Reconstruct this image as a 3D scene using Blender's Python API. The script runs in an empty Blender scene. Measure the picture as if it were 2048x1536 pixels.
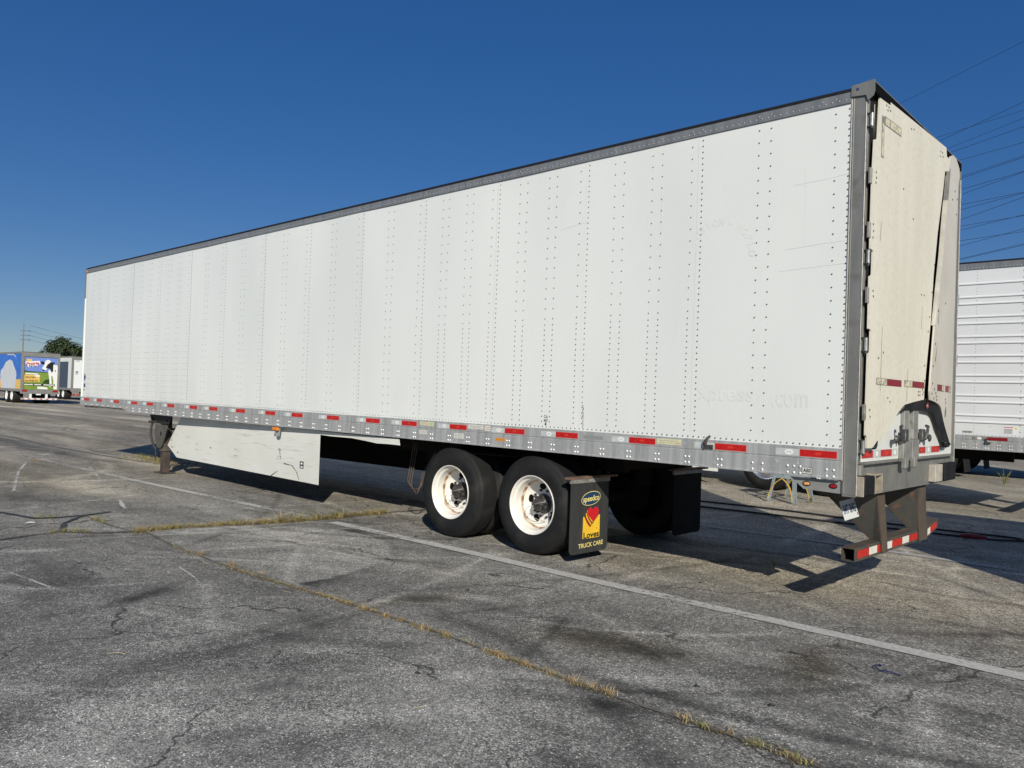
import bpy, math, random
import numpy as np
from mathutils import Vector, Matrix
random.seed(7)
D = bpy.data
S = bpy.context.scene
COL = S.collection
R = math.radians

# ------------------------------------------------------------------ camera
cam_d = D.cameras.new("camera")
cam_d.sensor_width = 36.0
cam_d.lens = 1595.5 / 2048 * 36.0
cam_d.clip_start = 0.05
cam_d.clip_end = 6000
cam = D.objects.new("camera", cam_d)
COL.objects.link(cam)
yaw, pitch, roll = 0.7549, 0.01636, 0.03453
cf = Vector((-math.sin(yaw) * math.cos(pitch), math.cos(yaw) * math.cos(pitch), math.sin(pitch)))
cr = cf.cross(Vector((0, 0, 1))).normalized()
cu = cr.cross(cf)
r2 = cr * math.cos(roll) + cu * math.sin(roll)
u2 = -cr * math.sin(roll) + cu * math.cos(roll)
mw = Matrix((( r2.x, u2.x, -cf.x, 2.1977), (r2.y, u2.y, -cf.y, -6.1252), (r2.z, u2.z, -cf.z, 1.6044), (0, 0, 0, 1)))
cam.matrix_world = mw
S.camera = cam

# ------------------------------------------------------------------ world, sun, exposure
SUN_AZ, SUN_EL = 139.1, 28.3          # direction the light travels on the ground, elevation
sx = -math.cos(R(SUN_AZ)) * math.cos(R(SUN_EL))
sy = -math.sin(R(SUN_AZ)) * math.cos(R(SUN_EL))
sz = math.sin(R(SUN_EL))
W = D.worlds.new("World")
S.world = W
W.use_nodes = True
wn = W.node_tree
wn.nodes.clear()
sky = wn.nodes.new("ShaderNodeTexSky")
sky.sky_type = 'NISHITA'
sky.sun_disc = False
sky.sun_elevation = R(SUN_EL)
sky.sun_rotation = math.atan2(sx, sy)
sky.altitude = 1500
sky.air_density = 1.0
sky.dust_density = 0.8
sky.ozone_density = 5.0
bg = wn.nodes.new("ShaderNodeBackground")
bg.inputs[1].default_value = 0.130
wo = wn.nodes.new("ShaderNodeOutputWorld")
hs = wn.nodes.new("ShaderNodeHueSaturation")
hs.inputs["Saturation"].default_value = 1.56
hs.inputs["Hue"].default_value = 0.516
gmn = wn.nodes.new("ShaderNodeGamma")
gmn.inputs[1].default_value = 0.62
wn.links.new(sky.outputs[0], gmn.inputs[0])
wn.links.new(gmn.outputs[0], hs.inputs["Color"])
wn.links.new(hs.outputs[0], bg.inputs[0])
wn.links.new(bg.outputs[0], wo.inputs[0])
sl = D.lights.new("sun", 'SUN')
sl.energy = 4.75
sl.angle = R(0.53)
sl.color = (1.0, 0.94, 0.83)
sun = D.objects.new("sun", sl)
COL.objects.link(sun)
sun.rotation_euler = Vector((-sx, -sy, -sz)).to_track_quat('-Z', 'Y').to_euler()
S.view_settings.view_transform = 'Standard'
S.view_settings.look = 'None'
S.view_settings.exposure = 0.0
S.view_settings.gamma = 1.0
S.view_settings.use_curve_mapping = False
S.render.engine = 'CYCLES'

# ------------------------------------------------------------------ helpers
def M(name, c1, c2=None, sc=3.0, rough=0.5, metal=0.0, bump=0.0, bsc=150.0, streak=(1, 1, 1), lo=0.35, hi=0.65,
      c3=None, sc3=40.0, lo3=0.6, hi3=0.7, spec=0.5, coat=0.0, streak3=(1, 1, 1)):
    m = D.materials.new(name)
    m.use_nodes = True
    nt = m.node_tree
    N, L = nt.nodes, nt.links
    b = N["Principled BSDF"]
    b.inputs["Roughness"].default_value = rough
    b.inputs["Metallic"].default_value = metal
    b.inputs["Specular IOR Level"].default_value = spec
    b.inputs["Coat Weight"].default_value = coat
    b.inputs["Base Color"].default_value = (*c1, 1)
    tc = N.new("ShaderNodeTexCoord")
    out = None
    def noise(scale, st, detail=6):
        mp = N.new("ShaderNodeMapping")
        mp.inputs["Scale"].default_value = st
        L.new(tc.outputs["Object"], mp.inputs[0])
        n = N.new("ShaderNodeTexNoise")
        n.inputs["Scale"].default_value = scale
        n.inputs["Detail"].default_value = detail
        L.new(mp.outputs[0], n.inputs["Vector"])
        return n
    def mixin(prev, col, n, a, z):
        mr = N.new("ShaderNodeMapRange")
        mr.inputs["From Min"].default_value = a
        mr.inputs["From Max"].default_value = z
        L.new(n.outputs["Fac"], mr.inputs["Value"])
        mx = N.new("ShaderNodeMix")
        mx.data_type = 'RGBA'
        L.new(mr.outputs[0], mx.inputs["Factor"])
        if prev is None:
            mx.inputs["A"].default_value = (*c1, 1)
        else:
            L.new(prev, mx.inputs["A"])
        mx.inputs["B"].default_value = (*col, 1)
        return mx.outputs["Result"]
    if c2 is not None:
        out = mixin(None, c2, noise(sc, streak), lo, hi)
    if c3 is not None:
        out = mixin(out, c3, noise(sc3, streak3, 4), lo3, hi3)
    if out is not None:
        L.new(out, b.inputs["Base Color"])
    if bump > 0:
        n = noise(bsc, (1, 1, 1), 3)
        bp = N.new("ShaderNodeBump")
        bp.inputs["Strength"].default_value = bump
        bp.inputs["Distance"].default_value = 0.004
        L.new(n.outputs["Fac"], bp.inputs["Height"])
        L.new(bp.outputs[0], b.inputs["Normal"])
    return m

def sm_(pts, n=5):
    out = []
    P = [Vector(p) for p in pts]
    for i in range(len(P) - 1):
        p0, p1, p2, p3 = P[max(i - 1, 0)], P[i], P[i + 1], P[min(i + 2, len(P) - 1)]
        for k_ in range(n):
            t = k_ / n
            out.append(0.5 * ((2 * p1) + (p2 - p0) * t + (2 * p0 - 5 * p1 + 4 * p2 - p3) * t * t + (3 * p1 - p0 - 3 * p2 + p3) * t ** 3))
    out.append(P[-1])
    return out
class MB:
    def __init__(s):
        s.v, s.f, s.m, s.cur = [], [], [], 0
    def add(s, vs, fs):
        o = len(s.v)
        s.v += [tuple(v) for v in vs]
        for f in fs:
            s.f.append(tuple(i + o for i in f))
            s.m.append(s.cur)
        return s
    def box(s, x0, x1, y0, y1, z0, z1):
        vs = [(x0, y0, z0), (x1, y0, z0), (x1, y1, z0), (x0, y1, z0), (x0, y0, z1), (x1, y0, z1), (x1, y1, z1), (x0, y1, z1)]
        return s.add(vs, [(0, 3, 2, 1), (4, 5, 6, 7), (0, 1, 5, 4), (1, 2, 6, 5), (2, 3, 7, 6), (3, 0, 4, 7)])
    def bbox(s, x0, x1, y0, y1, z0, z1, b=0.004):
        # chamfered box: eight corners cut into three verts each
        vs, idx = [], {}
        for i, x in enumerate((x0, x1)):
            for j, y in enumerate((y0, y1)):
                for k, z in enumerate((z0, z1)):
                    dx, dy, dz = (b if i == 0 else -b), (b if j == 0 else -b), (b if k == 0 else -b)
                    idx[i, j, k] = len(vs)
                    vs += [(x, y + dy, z + dz), (x + dx, y, z + dz), (x + dx, y + dy, z)]
        f = []
        g = lambda i, j, k, a: idx[i, j, k] + a
        f.append((g(0,0,0,0), g(0,0,1,0), g(0,1,1,0), g(0,1,0,0)))
        f.append((g(1,0,0,0), g(1,1,0,0), g(1,1,1,0), g(1,0,1,0)))
        f.append((g(0,0,0,1), g(1,0,0,1), g(1,0,1,1), g(0,0,1,1)))
        f.append((g(0,1,0,1), g(0,1,1,1), g(1,1,1,1), g(1,1,0,1)))
        f.append((g(0,0,0,2), g(0,1,0,2), g(1,1,0,2), g(1,0,0,2)))
        f.append((g(0,0,1,2), g(1,0,1,2), g(1,1,1,2), g(0,1,1,2)))
        for i in (0, 1):
            for j in (0, 1):
                f.append((g(i,j,0,0), g(i,j,0,1), g(i,j,1,1), g(i,j,1,0)))
        for i in (0, 1):
            for k in (0, 1):
                f.append((g(i,0,k,0), g(i,0,k,2), g(i,1,k,2), g(i,1,k,0)))
        for j in (0, 1):
            for k in (0, 1):
                f.append((g(0,j,k,1), g(0,j,k,2), g(1,j,k,2), g(1,j,k,1)))
        for i in (0, 1):
            for j in (0, 1):
                for k in (0, 1):
                    f.append((g(i,j,k,0), g(i,j,k,1), g(i,j,k,2)))
        return s.add(vs, f)
    def poly(s, pts):
        return s.add(pts, [tuple(range(len(pts)))])
    def prism(s, pts, off):
        n = len(pts)
        off = Vector(off)
        vs = [Vector(p) for p in pts] + [Vector(p) + off for p in pts]
        fs = [tuple(range(n)), tuple(range(2 * n - 1, n - 1, -1))]
        fs += [(i, i + n, (i + 1) % n + n, (i + 1) % n) for i in range(n)]
        return s.add(vs, fs)
    def profile_x(s, prof, x0, x1, closed=True):
        return s.prism([(x0, y, z) for y, z in prof], (x1 - x0, 0, 0))
    def lathe(s, prof, n=48, c=(0, 0, 0), a0=0.0, a1=2 * math.pi):
        # profile of (r, y) about the y axis
        full = abs(a1 - a0 - 2 * math.pi) < 1e-6
        cols = n if full else n + 1
        vs = []
        for i in range(cols):
            t = a0 + (a1 - a0) * i / n
            for r, y in prof:
                vs.append((c[0] + r * math.cos(t), c[1] + y, c[2] + r * math.sin(t)))
        k = len(prof)
        fs = []
        for i in range(n):
            j = (i + 1) % cols
            for q in range(k - 1):
                fs.append((i * k + q, i * k + q + 1, j * k + q + 1, j * k + q))
        return s.add(vs, fs)
    def cyl(s, p, q, r, n=12, r2=None, caps=True):
        p, q = Vector(p), Vector(q)
        r2 = r if r2 is None else r2
        d = (q - p).normalized()
        a = d.orthogonal().normalized()
        b = d.cross(a)
        vs = []
        for i in range(n):
            t = 2 * math.pi * i / n
            o = a * math.cos(t) + b * math.sin(t)
            vs += [p + o * r, q + o * r2]
        fs = [(2 * i, 2 * ((i + 1) % n), 2 * ((i + 1) % n) + 1, 2 * i + 1) for i in range(n)]
        if caps:
            fs += [tuple(2 * i for i in range(n))[::-1], tuple(2 * i + 1 for i in range(n))]
        return s.add(vs, fs)
    def tube(s, pts, r, n=6):
        P = [Vector(p) for p in pts]
        vs, k = [], len(P)
        ref = None
        for i in range(k):
            d = (P[min(i + 1, k - 1)] - P[max(i - 1, 0)]).normalized()
            if ref is None:
                ref = d.orthogonal().normalized()
            a = (ref - d * ref.dot(d)).normalized()
            ref = a
            b = d.cross(a)
            rr = r[i] if isinstance(r, (list, tuple)) else r
            for j in range(n):
                t = 2 * math.pi * j / n
                vs.append(P[i] + (a * math.cos(t) + b * math.sin(t)) * rr)
        fs = []
        for i in range(k - 1):
            for j in range(n):
                fs.append((i * n + j, i * n + (j + 1) % n, (i + 1) * n + (j + 1) % n, (i + 1) * n + j))
        fs += [tuple(range(n))[::-1], tuple((k - 1) * n + j for j in range(n))]
        return s.add(vs, fs)
    def dome(s, c, nrm, r, h=None, n=8):
        c, d = Vector(c), Vector(nrm).normalized()
        h = r * 0.6 if h is None else h
        a = d.orthogonal().normalized()
        b = d.cross(a)
        vs = []
        for rr, hh in ((1.0, 0.0), (0.72, 0.7)):
            for j in range(n):
                t = 2 * math.pi * j / n
                vs.append(c + (a * math.cos(t) + b * math.sin(t)) * r * rr + d * h * hh)
        vs.append(c + d * h)
        fs = [(j, (j + 1) % n, n + (j + 1) % n, n + j) for j in range(n)] + [(n + j, n + (j + 1) % n, 2 * n) for j in range(n)]
        return s.add(vs, fs)
    def disc(s, c, u, v, ru, rv, n=24, tilt=0.0):
        c, u, v = Vector(c), Vector(u).normalized(), Vector(v).normalized()
        pts = []
        for i in range(n):
            t = 2 * math.pi * i / n
            a, b = ru * math.cos(t), rv * math.sin(t)
            a, b = a * math.cos(tilt) - b * math.sin(tilt), a * math.sin(tilt) + b * math.cos(tilt)
            pts.append(c + u * a + v * b)
        return s.poly(pts)
    def text(s, body, c, u, v, w, h, bold=0.0, rot=0.0, shear=0.0):
        # text centred on c, fitted into w x h along the unit vectors u and v
        cu_ = D.curves.new("t", 'FONT')
        cu_.body = body
        cu_.size = 1.0
        cu_.offset = bold
        cu_.shear = shear
        cu_.resolution_u = 3
        ob = D.objects.new("t", cu_)
        me = D.meshes.new_from_object(ob)
        D.objects.remove(ob)
        D.curves.remove(cu_)
        if not len(me.vertices):
            return s
        xs = [q.co.x for q in me.vertices]
        ys = [q.co.y for q in me.vertices]
        x0, x1, y0, y1 = min(xs), max(xs), min(ys), max(ys)
        c, u, v = Vector(c), Vector(u).normalized(), Vector(v).normalized()
        vs = []
        for q in me.vertices:
            a = (q.co.x - (x0 + x1) / 2) / (x1 - x0) * w
            b = (q.co.y - (y0 + y1) / 2) / (y1 - y0) * h
            a, b = a * math.cos(rot) - b * math.sin(rot), a * math.sin(rot) + b * math.cos(rot)
            vs.append(c + u * a + v * b)
        s.add(vs, [tuple(p.vertices) for p in me.polygons])
        D.meshes.remove(me)
        return s
    def mark(s):
        # the next piece starts here (see build_each)
        if not hasattr(s, "marks"): s.marks = []
        s.marks.append((len(s.v), len(s.f)))
        return s
    def build_each(s, name, mats, parent=None, **kw):
        out = []
        ends = s.marks[1:] + [(len(s.v), len(s.f))]
        for (v0, f0), (v1, f1) in zip(s.marks, ends):
            if f1 <= f0: continue
            m = MB()
            m.v = s.v[v0:v1]
            m.f = [tuple(i - v0 for i in f) for f in s.f[f0:f1]]
            m.m = s.m[f0:f1]
            out.append(m.build(name, mats, parent, **kw))
        return out
    def build(s, name, mats, parent=None, smooth=False, loc=None, label=None, auto=None):
        me = D.meshes.new(name)
        off = Vector(loc) if loc else Vector((0, 0, 0))
        me.from_pydata([tuple(Vector(v) - off) for v in s.v], [], s.f)
        mats = mats if isinstance(mats, (list, tuple)) else [mats]
        for m in mats:
            me.materials.append(m)
        if len(mats) > 1:
            me.polygons.foreach_set("material_index", s.m)
        if smooth:
            me.polygons.foreach_set("use_smooth", [True] * len(me.polygons))
            if auto:
                me.set_sharp_from_angle(angle=R(auto))
        me.update()
        o = D.objects.new(name, me)
        COL.objects.link(o)
        o.location = off
        if parent is not None:
            o.parent = parent
        if label:
            o["label"] = label
        return o

def tag(o, label=None, cat=None, group=None, kind=None):
    if label: o["label"] = label
    if cat: o["category"] = cat
    if group: o["group"] = group
    if kind: o["kind"] = kind
    return o
def empty(name, loc=(0, 0, 0)):
    o = D.objects.new(name, None)
    o.empty_display_size = 0.2
    COL.objects.link(o)
    o.location = loc
    return o
def copy_tree(o, parent=None):
    kids = list(o.children)
    c = o.copy()
    COL.objects.link(c)
    c.parent = parent
    for k in kids:
        copy_tree(k, c)
    return c
X, Y, Z = Vector((1, 0, 0)), Vector((0, 1, 0)), Vector((0, 0, 1))

# ------------------------------------------------------------------ materials
m_white = M("white_panel", (0.700, 0.728, 0.704), (0.765, 0.785, 0.760), sc=0.7, rough=0.24, streak=(1, 1, 0.35),
            c3=(0.60, 0.60, 0.57), sc3=9, lo3=0.66, hi3=0.95, streak3=(3.0, 1, 0.12))
m_rivet = M("rivet_grey", (0.10, 0.105, 0.105), rough=0.45, metal=0.3)
m_ghost = M("faded_lettering", (0.668, 0.697, 0.673), (0.725, 0.750, 0.725), sc=7, rough=0.33, lo=0.40, hi=0.55)
m_ghost2 = M("scratch_grey", (0.63, 0.65, 0.64), (0.73, 0.75, 0.73), sc=14, rough=0.4)
m_alu = M("rail_aluminium", (0.33, 0.34, 0.335), (0.46, 0.47, 0.46), sc=2.2, rough=0.45, metal=0.25, streak=(9, 1, 0.5),
          c3=(0.55, 0.56, 0.55), sc3=60, lo3=0.60, hi3=0.78, streak3=(1, 1, 0.35))
m_topalu = M("top_rail_grey", (0.15, 0.165, 0.18), (0.20, 0.215, 0.23), sc=3, rough=0.5, metal=0.1, streak=(4, 1, 0.5))
m_bolt = M("bright_bolt", (0.80, 0.80, 0.79), rough=0.35, metal=0.4)
m_frame = M("rear_frame_grey", (0.20, 0.20, 0.185), (0.265, 0.265, 0.245), sc=3, rough=0.45, metal=0.35, streak=(3, 3, 0.5),
            c3=(0.14, 0.135, 0.12), sc3=7, lo3=0.55, hi3=0.8)
m_edge = M("scuffed_edge", (0.55, 0.54, 0.50), (0.38, 0.37, 0.34), sc=25, rough=0.5, metal=0.3)
m_seal = M("sealant", (0.50, 0.49, 0.45), (0.35, 0.34, 0.30), sc=30, rough=0.7)
m_red = M("red_tape", (0.42, 0.006, 0.008), (0.52, 0.014, 0.012), sc=30, rough=0.3)
m_red2 = M("red_tape_print", (0.60, 0.04, 0.02), rough=0.35)
m_silver = M("silver_tape", (0.44, 0.47, 0.46), (0.54, 0.57, 0.55), sc=20, rough=0.45)
m_pale = M("white_decal", (0.78, 0.80, 0.78), rough=0.5)
m_dark = M("dark_rubber", (0.010, 0.0105, 0.012), (0.018, 0.018, 0.020), sc=20, rough=0.75, bump=0.2, spec=0.2)
m_black = M("black_paint", (0.010, 0.010, 0.011), (0.022, 0.020, 0.018), sc=6, rough=0.6)
m_tyre = M("tyre_rubber", (0.009, 0.0095, 0.010), (0.015, 0.015, 0.015), sc=6, rough=0.72, bump=0.15, bsc=90, spec=0.3, c3=(0.035, 0.033, 0.030), sc3=4, lo3=0.55, hi3=0.85)
m_rim = M("white_rim_paint", (0.78, 0.77, 0.72), (0.72, 0.70, 0.63), sc=9, rough=0.42, c3=(0.30, 0.19, 0.10), sc3=22, lo3=0.74, hi3=0.80)
m_rust = M("rust_ring", (0.60, 0.50, 0.36), (0.26, 0.12, 0.05), sc=16, rough=0.8, lo=0.4, hi=0.6)
m_hub = M("greasy_hub", (0.045, 0.043, 0.04), (0.10, 0.095, 0.09), sc=30, rough=0.5, metal=0.4)
m_hole = M("hole_black", (0.004, 0.004, 0.004), rough=0.9, spec=0.1)
m_hose = M("grey_hose", (0.30, 0.29, 0.26), rough=0.5)
m_bronze = M("brown_hose", (0.11, 0.075, 0.05), rough=0.6)
m_cream = M("cream_fairing", (0.69, 0.665, 0.565), (0.635, 0.61, 0.505), sc=1.4, rough=0.6, streak=(3, 3, 0.45),
            c3=(0.44, 0.42, 0.34), sc3=34, lo3=0.48, hi3=1.05, bump=0.10, bsc=120, streak3=(2, 2, 0.8))
m_cream2 = M("cream_fairing_edge", (0.62, 0.60, 0.53), (0.52, 0.50, 0.43), sc=12, rough=0.6)
m_cream_r = M("pale_fairing", (0.60, 0.57, 0.50), (0.54, 0.51, 0.44), sc=2, rough=0.6, c3=(0.45, 0.42, 0.36), sc3=18, lo3=0.6, hi3=0.85)
m_arch = M("black_arch_lining_shade", (0.012, 0.014, 0.017), (0.022, 0.024, 0.027), sc=5, rough=0.5, spec=0.3)
m_stain = M("grey_tape_rest", (0.16, 0.16, 0.14), (0.30, 0.29, 0.24), sc=30, rough=0.7)
m_tapecream = M("bleached_tape", (0.62, 0.58, 0.40), (0.30, 0.30, 0.26), sc=26, rough=0.6, lo=0.45, hi=0.6)
m_maroon = M("maroon_tape", (0.22, 0.008, 0.014), rough=0.4)
m_maroon_f = M("faded_maroon_tape", (0.28, 0.07, 0.07), rough=0.5)
m_door = M("white_door", (0.70, 0.72, 0.70), (0.64, 0.66, 0.63), sc=2.5, rough=0.4, streak=(2, 2, 0.5))
m_galv = M("galvanised_steel", (0.24, 0.24, 0.22), (0.36, 0.36, 0.33), sc=9, rough=0.5, metal=0.35, c3=(0.10, 0.09, 0.075), sc3=13, lo3=0.58, hi3=0.75)
m_iron = M("dark_cast_iron", (0.055, 0.057, 0.058), (0.10, 0.10, 0.10), sc=25, rough=0.5, metal=0.4)
m_chrome = M("bright_hinge", (0.62, 0.62, 0.60), (0.42, 0.42, 0.40), sc=20, rough=0.3, metal=0.7)
m_rustbar = M("rusty_bumper_steel", (0.062, 0.052, 0.043), (0.095, 0.070, 0.048), sc=6, rough=0.75, c3=(0.05, 0.045, 0.042), sc3=5, lo3=0.5, hi3=0.7)
m_guard = M("grey_brown_steel", (0.070, 0.069, 0.060), (0.055, 0.054, 0.048), sc=5, rough=0.6, c3=(0.17, 0.085, 0.045), sc3=9, lo3=0.62, hi3=0.72)
m_tan = M("tan_dusty_steel", (0.36, 0.32, 0.25), (0.24, 0.21, 0.165), sc=14, rough=0.7)
m_retw = M("white_reflector", (0.74, 0.74, 0.66), (0.64, 0.64, 0.56), sc=20, rough=0.4)
m_retr = M("red_reflector", (0.55, 0.035, 0.02), (0.44, 0.02, 0.015), sc=20, rough=0.35)
m_skirt = M("white_skirt", (0.72, 0.735, 0.69), (0.66, 0.665, 0.61), sc=1.2, rough=0.55,
            c3=(0.43, 0.41, 0.35), sc3=5, lo3=0.58, hi3=0.85, streak3=(0.5, 1, 7))
m_gearsteel = M("brown_gear_steel", (0.10, 0.085, 0.068), (0.055, 0.048, 0.042), sc=6, rough=0.7, c3=(0.15, 0.075, 0.04), sc3=9, lo3=0.58, hi3=0.72)
m_flap = M("black_flap_rubber", (0.028, 0.029, 0.029), (0.040, 0.042, 0.041), sc=4, rough=0.6, streak=(3, 3, 0.6))
m_yel = M("logo_yellow", (0.85, 0.55, 0.035), (0.78, 0.48, 0.03), sc=10, rough=0.5)
m_yell = M("logo_pale_yellow", (0.85, 0.72, 0.22), rough=0.5)
m_navy = M("logo_navy", (0.010, 0.045, 0.11), rough=0.5)
m_lred = M("logo_red", (0.56, 0.012, 0.02), rough=0.5)
m_dred = M("logo_dark_red", (0.36, 0.012, 0.012), rough=0.5)
m_ink = M("black_ink", (0.012, 0.012, 0.012), rough=0.5)
m_inkg = M("grey_ink", (0.12, 0.13, 0.14), rough=0.5)
m_blueink = M("blue_ink", (0.03, 0.05, 0.16), rough=0.5)
m_orange = M("orange_sticker", (0.75, 0.28, 0.02), (0.6, 0.22, 0.02), sc=60, rough=0.5)
m_cstick = M("cream_sticker", (0.66, 0.63, 0.42), (0.55, 0.52, 0.33), sc=25, rough=0.5)
m_wstick = M("white_sticker", (0.68, 0.68, 0.64), (0.55, 0.54, 0.48), sc=40, rough=0.5)
m_amber = M("amber_lens", (0.75, 0.22, 0.01), rough=0.15, coat=0.5)
m_rlens = M("red_lens", (0.35, 0.006, 0.012), rough=0.15, coat=0.5)
m_olens = M("pale_amber_lens", (0.75, 0.36, 0.12), rough=0.2, coat=0.5)
m_plate = M("plate_white", (0.60, 0.66, 0.64), (0.70, 0.72, 0.70), sc=10, rough=0.4)
m_under = M("underside_shade_black", (0.010, 0.0095, 0.009), (0.018, 0.015, 0.013), sc=4, rough=0.8, spec=0.2)  # shade below the trailers is put into this near-black colour
m_roof = M("roof_skin", (0.42, 0.43, 0.43), rough=0.5, metal=0.3)

# ------------------------------------------------------------------ ground
def axis(parts):
    out = []
    for a, b, st in parts:
        out += list(np.arange(a, b, st))
    return np.array(out + [parts[-1][1]])
gx = axis([(-3000, -400, 650), (-400, -100, 50), (-100, -34, 3), (-34, -12, 0.16), (-12, 3.2, 0.045), (3.2, 9, 0.4), (9, 60, 5), (60, 500, 60), (500, 3000, 500)])
gy = axis([(-3000, -400, 650), (-400, -60, 40), (-60, -8, 3), (-8, -6.2, 0.3), (-6.2, 4.2, 0.045), (4.2, 19, 0.16), (19, 60, 1.5), (60, 300, 24), (300, 3000, 450)])
GX, GY = np.meshgrid(gx, gy)
nx, ny = len(gx), len(gy)
rs = np.random.RandomState(3)
def vnoise(x, y, sc, seed):
    r = np.random.RandomState(seed).rand(64, 64)
    u, v = x * sc, y * sc
    iu, iv = np.floor(u).astype(int), np.floor(v).astype(int)
    fu, fv = u - iu, v - iv
    fu, fv = fu * fu * (3 - 2 * fu), fv * fv * (3 - 2 * fv)
    g = lambda a, b: r[a % 64, b % 64]
    return (g(iu, iv) * (1 - fu) + g(iu + 1, iv) * fu) * (1 - fv) + (g(iu, iv + 1) * (1 - fu) + g(iu + 1, iv + 1) * fu) * fv
def fbm(x, y, sc, seed, o=4):
    t, a, w = 0, 1.0, 0
    for i in range(o):
        t = t + a * vnoise(x, y, sc * 2 ** i, seed + i)
        w += a
        a *= 0.55
    return t / w
def pdist(px, py, pl):
    d = np.full(px.shape, 1e9)
    for (x0, y0), (x1, y1) in zip(pl[:-1], pl[1:]):
        dx, dy = x1 - x0, y1 - y0
        t = np.clip(((px - x0) * dx + (py - y0) * dy) / (dx * dx + dy * dy + 1e-9), 0, 1)
        d = np.minimum(d, np.hypot(px - x0 - t * dx, py - y0 - t * dy))
    return d
wx = GX + (fbm(GX, GY, 1.7, 11) - .5) * 0.30
wy = GY + (fbm(GX, GY, 1.7, 21) - .5) * 0.30
tone = np.zeros_like(GX)
warm = np.zeros_like(GX)
def smear(pl, w, amt, k=1.0):
    global tone
    tone = tone + amt * np.exp(-(pdist(wx, wy, pl) / w) ** 2) * (0.55 + 0.9 * k * (fbm(GX, GY, 3.0, int(abs(pl[0][0] * 97)) % 50 + 30) - .15))
def blob(x, y, rx, ry, ang, amt, wm=0.0):
    global tone, warm
    c, s_ = math.cos(ang), math.sin(ang)
    dx, dy = wx - x, wy - y
    u, v = (dx * c + dy * s_) / rx, (-dx * s_ + dy * c) / ry
    g = np.exp(-(u * u + v * v))
    tone = tone + amt * g
    warm = warm + wm * g
# broad wear patches, lanes worn along the parked rows
tone += (fbm(GX * 0.6, GY, 0.45, 5, 5) - .5) * 0.55 + 0.18
tone += (fbm(GX * 0.35, GY * 1.3, 1.3, 8, 4) - .5) * 0.4
tone += (fbm(GX * 0.25, GY * 2.2, 1.4, 15, 3) - .5) * 0.25
farm = np.clip((-9 - GX) / 6, 0, 1)
tone += farm * (fbm(GX * 0.16, GY * 1.1, 0.9, 51, 5) - .5) * 1.5
warm += farm * (fbm(GX * 0.12, GY * 0.8, 0.8, 57, 4) - .4) * 1.2
# rubber marks and stains
smear([(-2.0, -5.3), (-2.14, -4.7), (-2.3, -4.2), (-2.45, -3.6), (-2.6, -3.0), (-2.65, -2.6)], 0.17, -0.46)
smear([(-1.25, -4.9), (-1.15, -4.4), (-0.95, -4.0), (-0.86, -3.7)], 0.10, -0.25)
smear([(-3.6, -5.1), (-3.8, -4.4), (-4.0, -3.6), (-4.3, -3.0)], 0.12, -0.22)
smear([(-3.9, -3.75), (-4.0, -3.57), (-4.12, -3.35)], 0.09, -0.6)
smear([(-5.63, -3.87), (-5.3, -3.8), (-4.85, -3.85), (-4.5, -4.0), (-4.34, -4.23)], 0.17, -0.40)
smear([(-2.4, -1.3), (-2.29, -0.85), (-2.19, -0.47)], 0.05, -0.34)
smear([(-4.0, -1.25), (-3.74, -1.15), (-3.44, -0.97)], 0.07, -0.50)
smear([(-5.25, -2.42), (-5.0, -2.1), (-4.9, -1.8)], 0.16, -0.34)
smear([(-1.7, -3.95), (-1.62, -3.7)], 0.05, -0.50)
smear([(-1.35, -4.35), (-1.3, -4.1)], 0.06, -0.28)
smear([(-0.25, -2.75), (-0.1, -2.2)], 0.12, -0.22)
smear([(-6.9, -1.6), (-6.2, -1.0), (-5.4, -0.75)], 0.12, -0.22)
smear([(0.0, -3.9), (0.9, -3.2), (1.6, -2.0)], 0.22, -0.15)
smear([(-10.5, -2.8), (-8.8, -2.2), (-7.4, -1.4)], 0.22, -0.25)
smear([(-12.5, -1.8), (-10.5, -2.6), (-9.2, -3.1)], 0.16, -0.22)
smear([(-24, 0.1), (-19, -0.1), (-15, 0.2)], 0.20, -0.31)
smear([(-26, 2.2), (-21, 2.4), (-18, 2.2)], 0.22, -0.22)
blob(-2.55, -2.0, 0.30, 0.13, 1.3, -0.70, 0.6)
blob(-1.05, -1.78, 0.20, 0.42, -1.1, -0.72, 0.7)
blob(-0.66, -1.78, 0.14, 0.25, -1.0, -0.60, 0.45)
blob(0.16, -1.15, 0.36, 0.14, 1.9, -0.70, 0.65)
blob(0.05, -1.45, 0.25, 0.12, 0.4, -0.35, 0.1)
blob(-1.85, -3.35, 0.30, 0.14, 1.2, -0.35)
# light, worn areas
blob(-5.2, -1.5, 0.95, 0.55, 0.2, 0.22, 0.12)
blob(-3.1, -1.2, 0.9, 0.30, 0.1, 0.22, 0.15)
blob(-0.41, -1.24, 0.42, 0.22, 0.3, 0.32, 0.05)
blob(0.45, -1.2, 0.34, 0.06, 0.35, 0.55)
blob(-2.35, -1.7, 0.22, 0.07, 0.4, 0.55)
blob(-3.1, -3.6, 0.7, 0.45, 0.0, 0.18)
blob(-1.7, -4.6, 0.8, 0.5, 0.0, 0.35)
blob(-2.0, -3.15, 0.22, 0.3, 0.0, 0.25)
blob(-0.9, -3.4, 0.5, 0.5, 0.0, 0.22)
blob(-10.9, -1.7, 1.6, 0.5, 0.2, 0.35, 0.4)
blob(-2.3, 0.1, 0.9, 0.25, 0.0, 0.20, 0.2)
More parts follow.
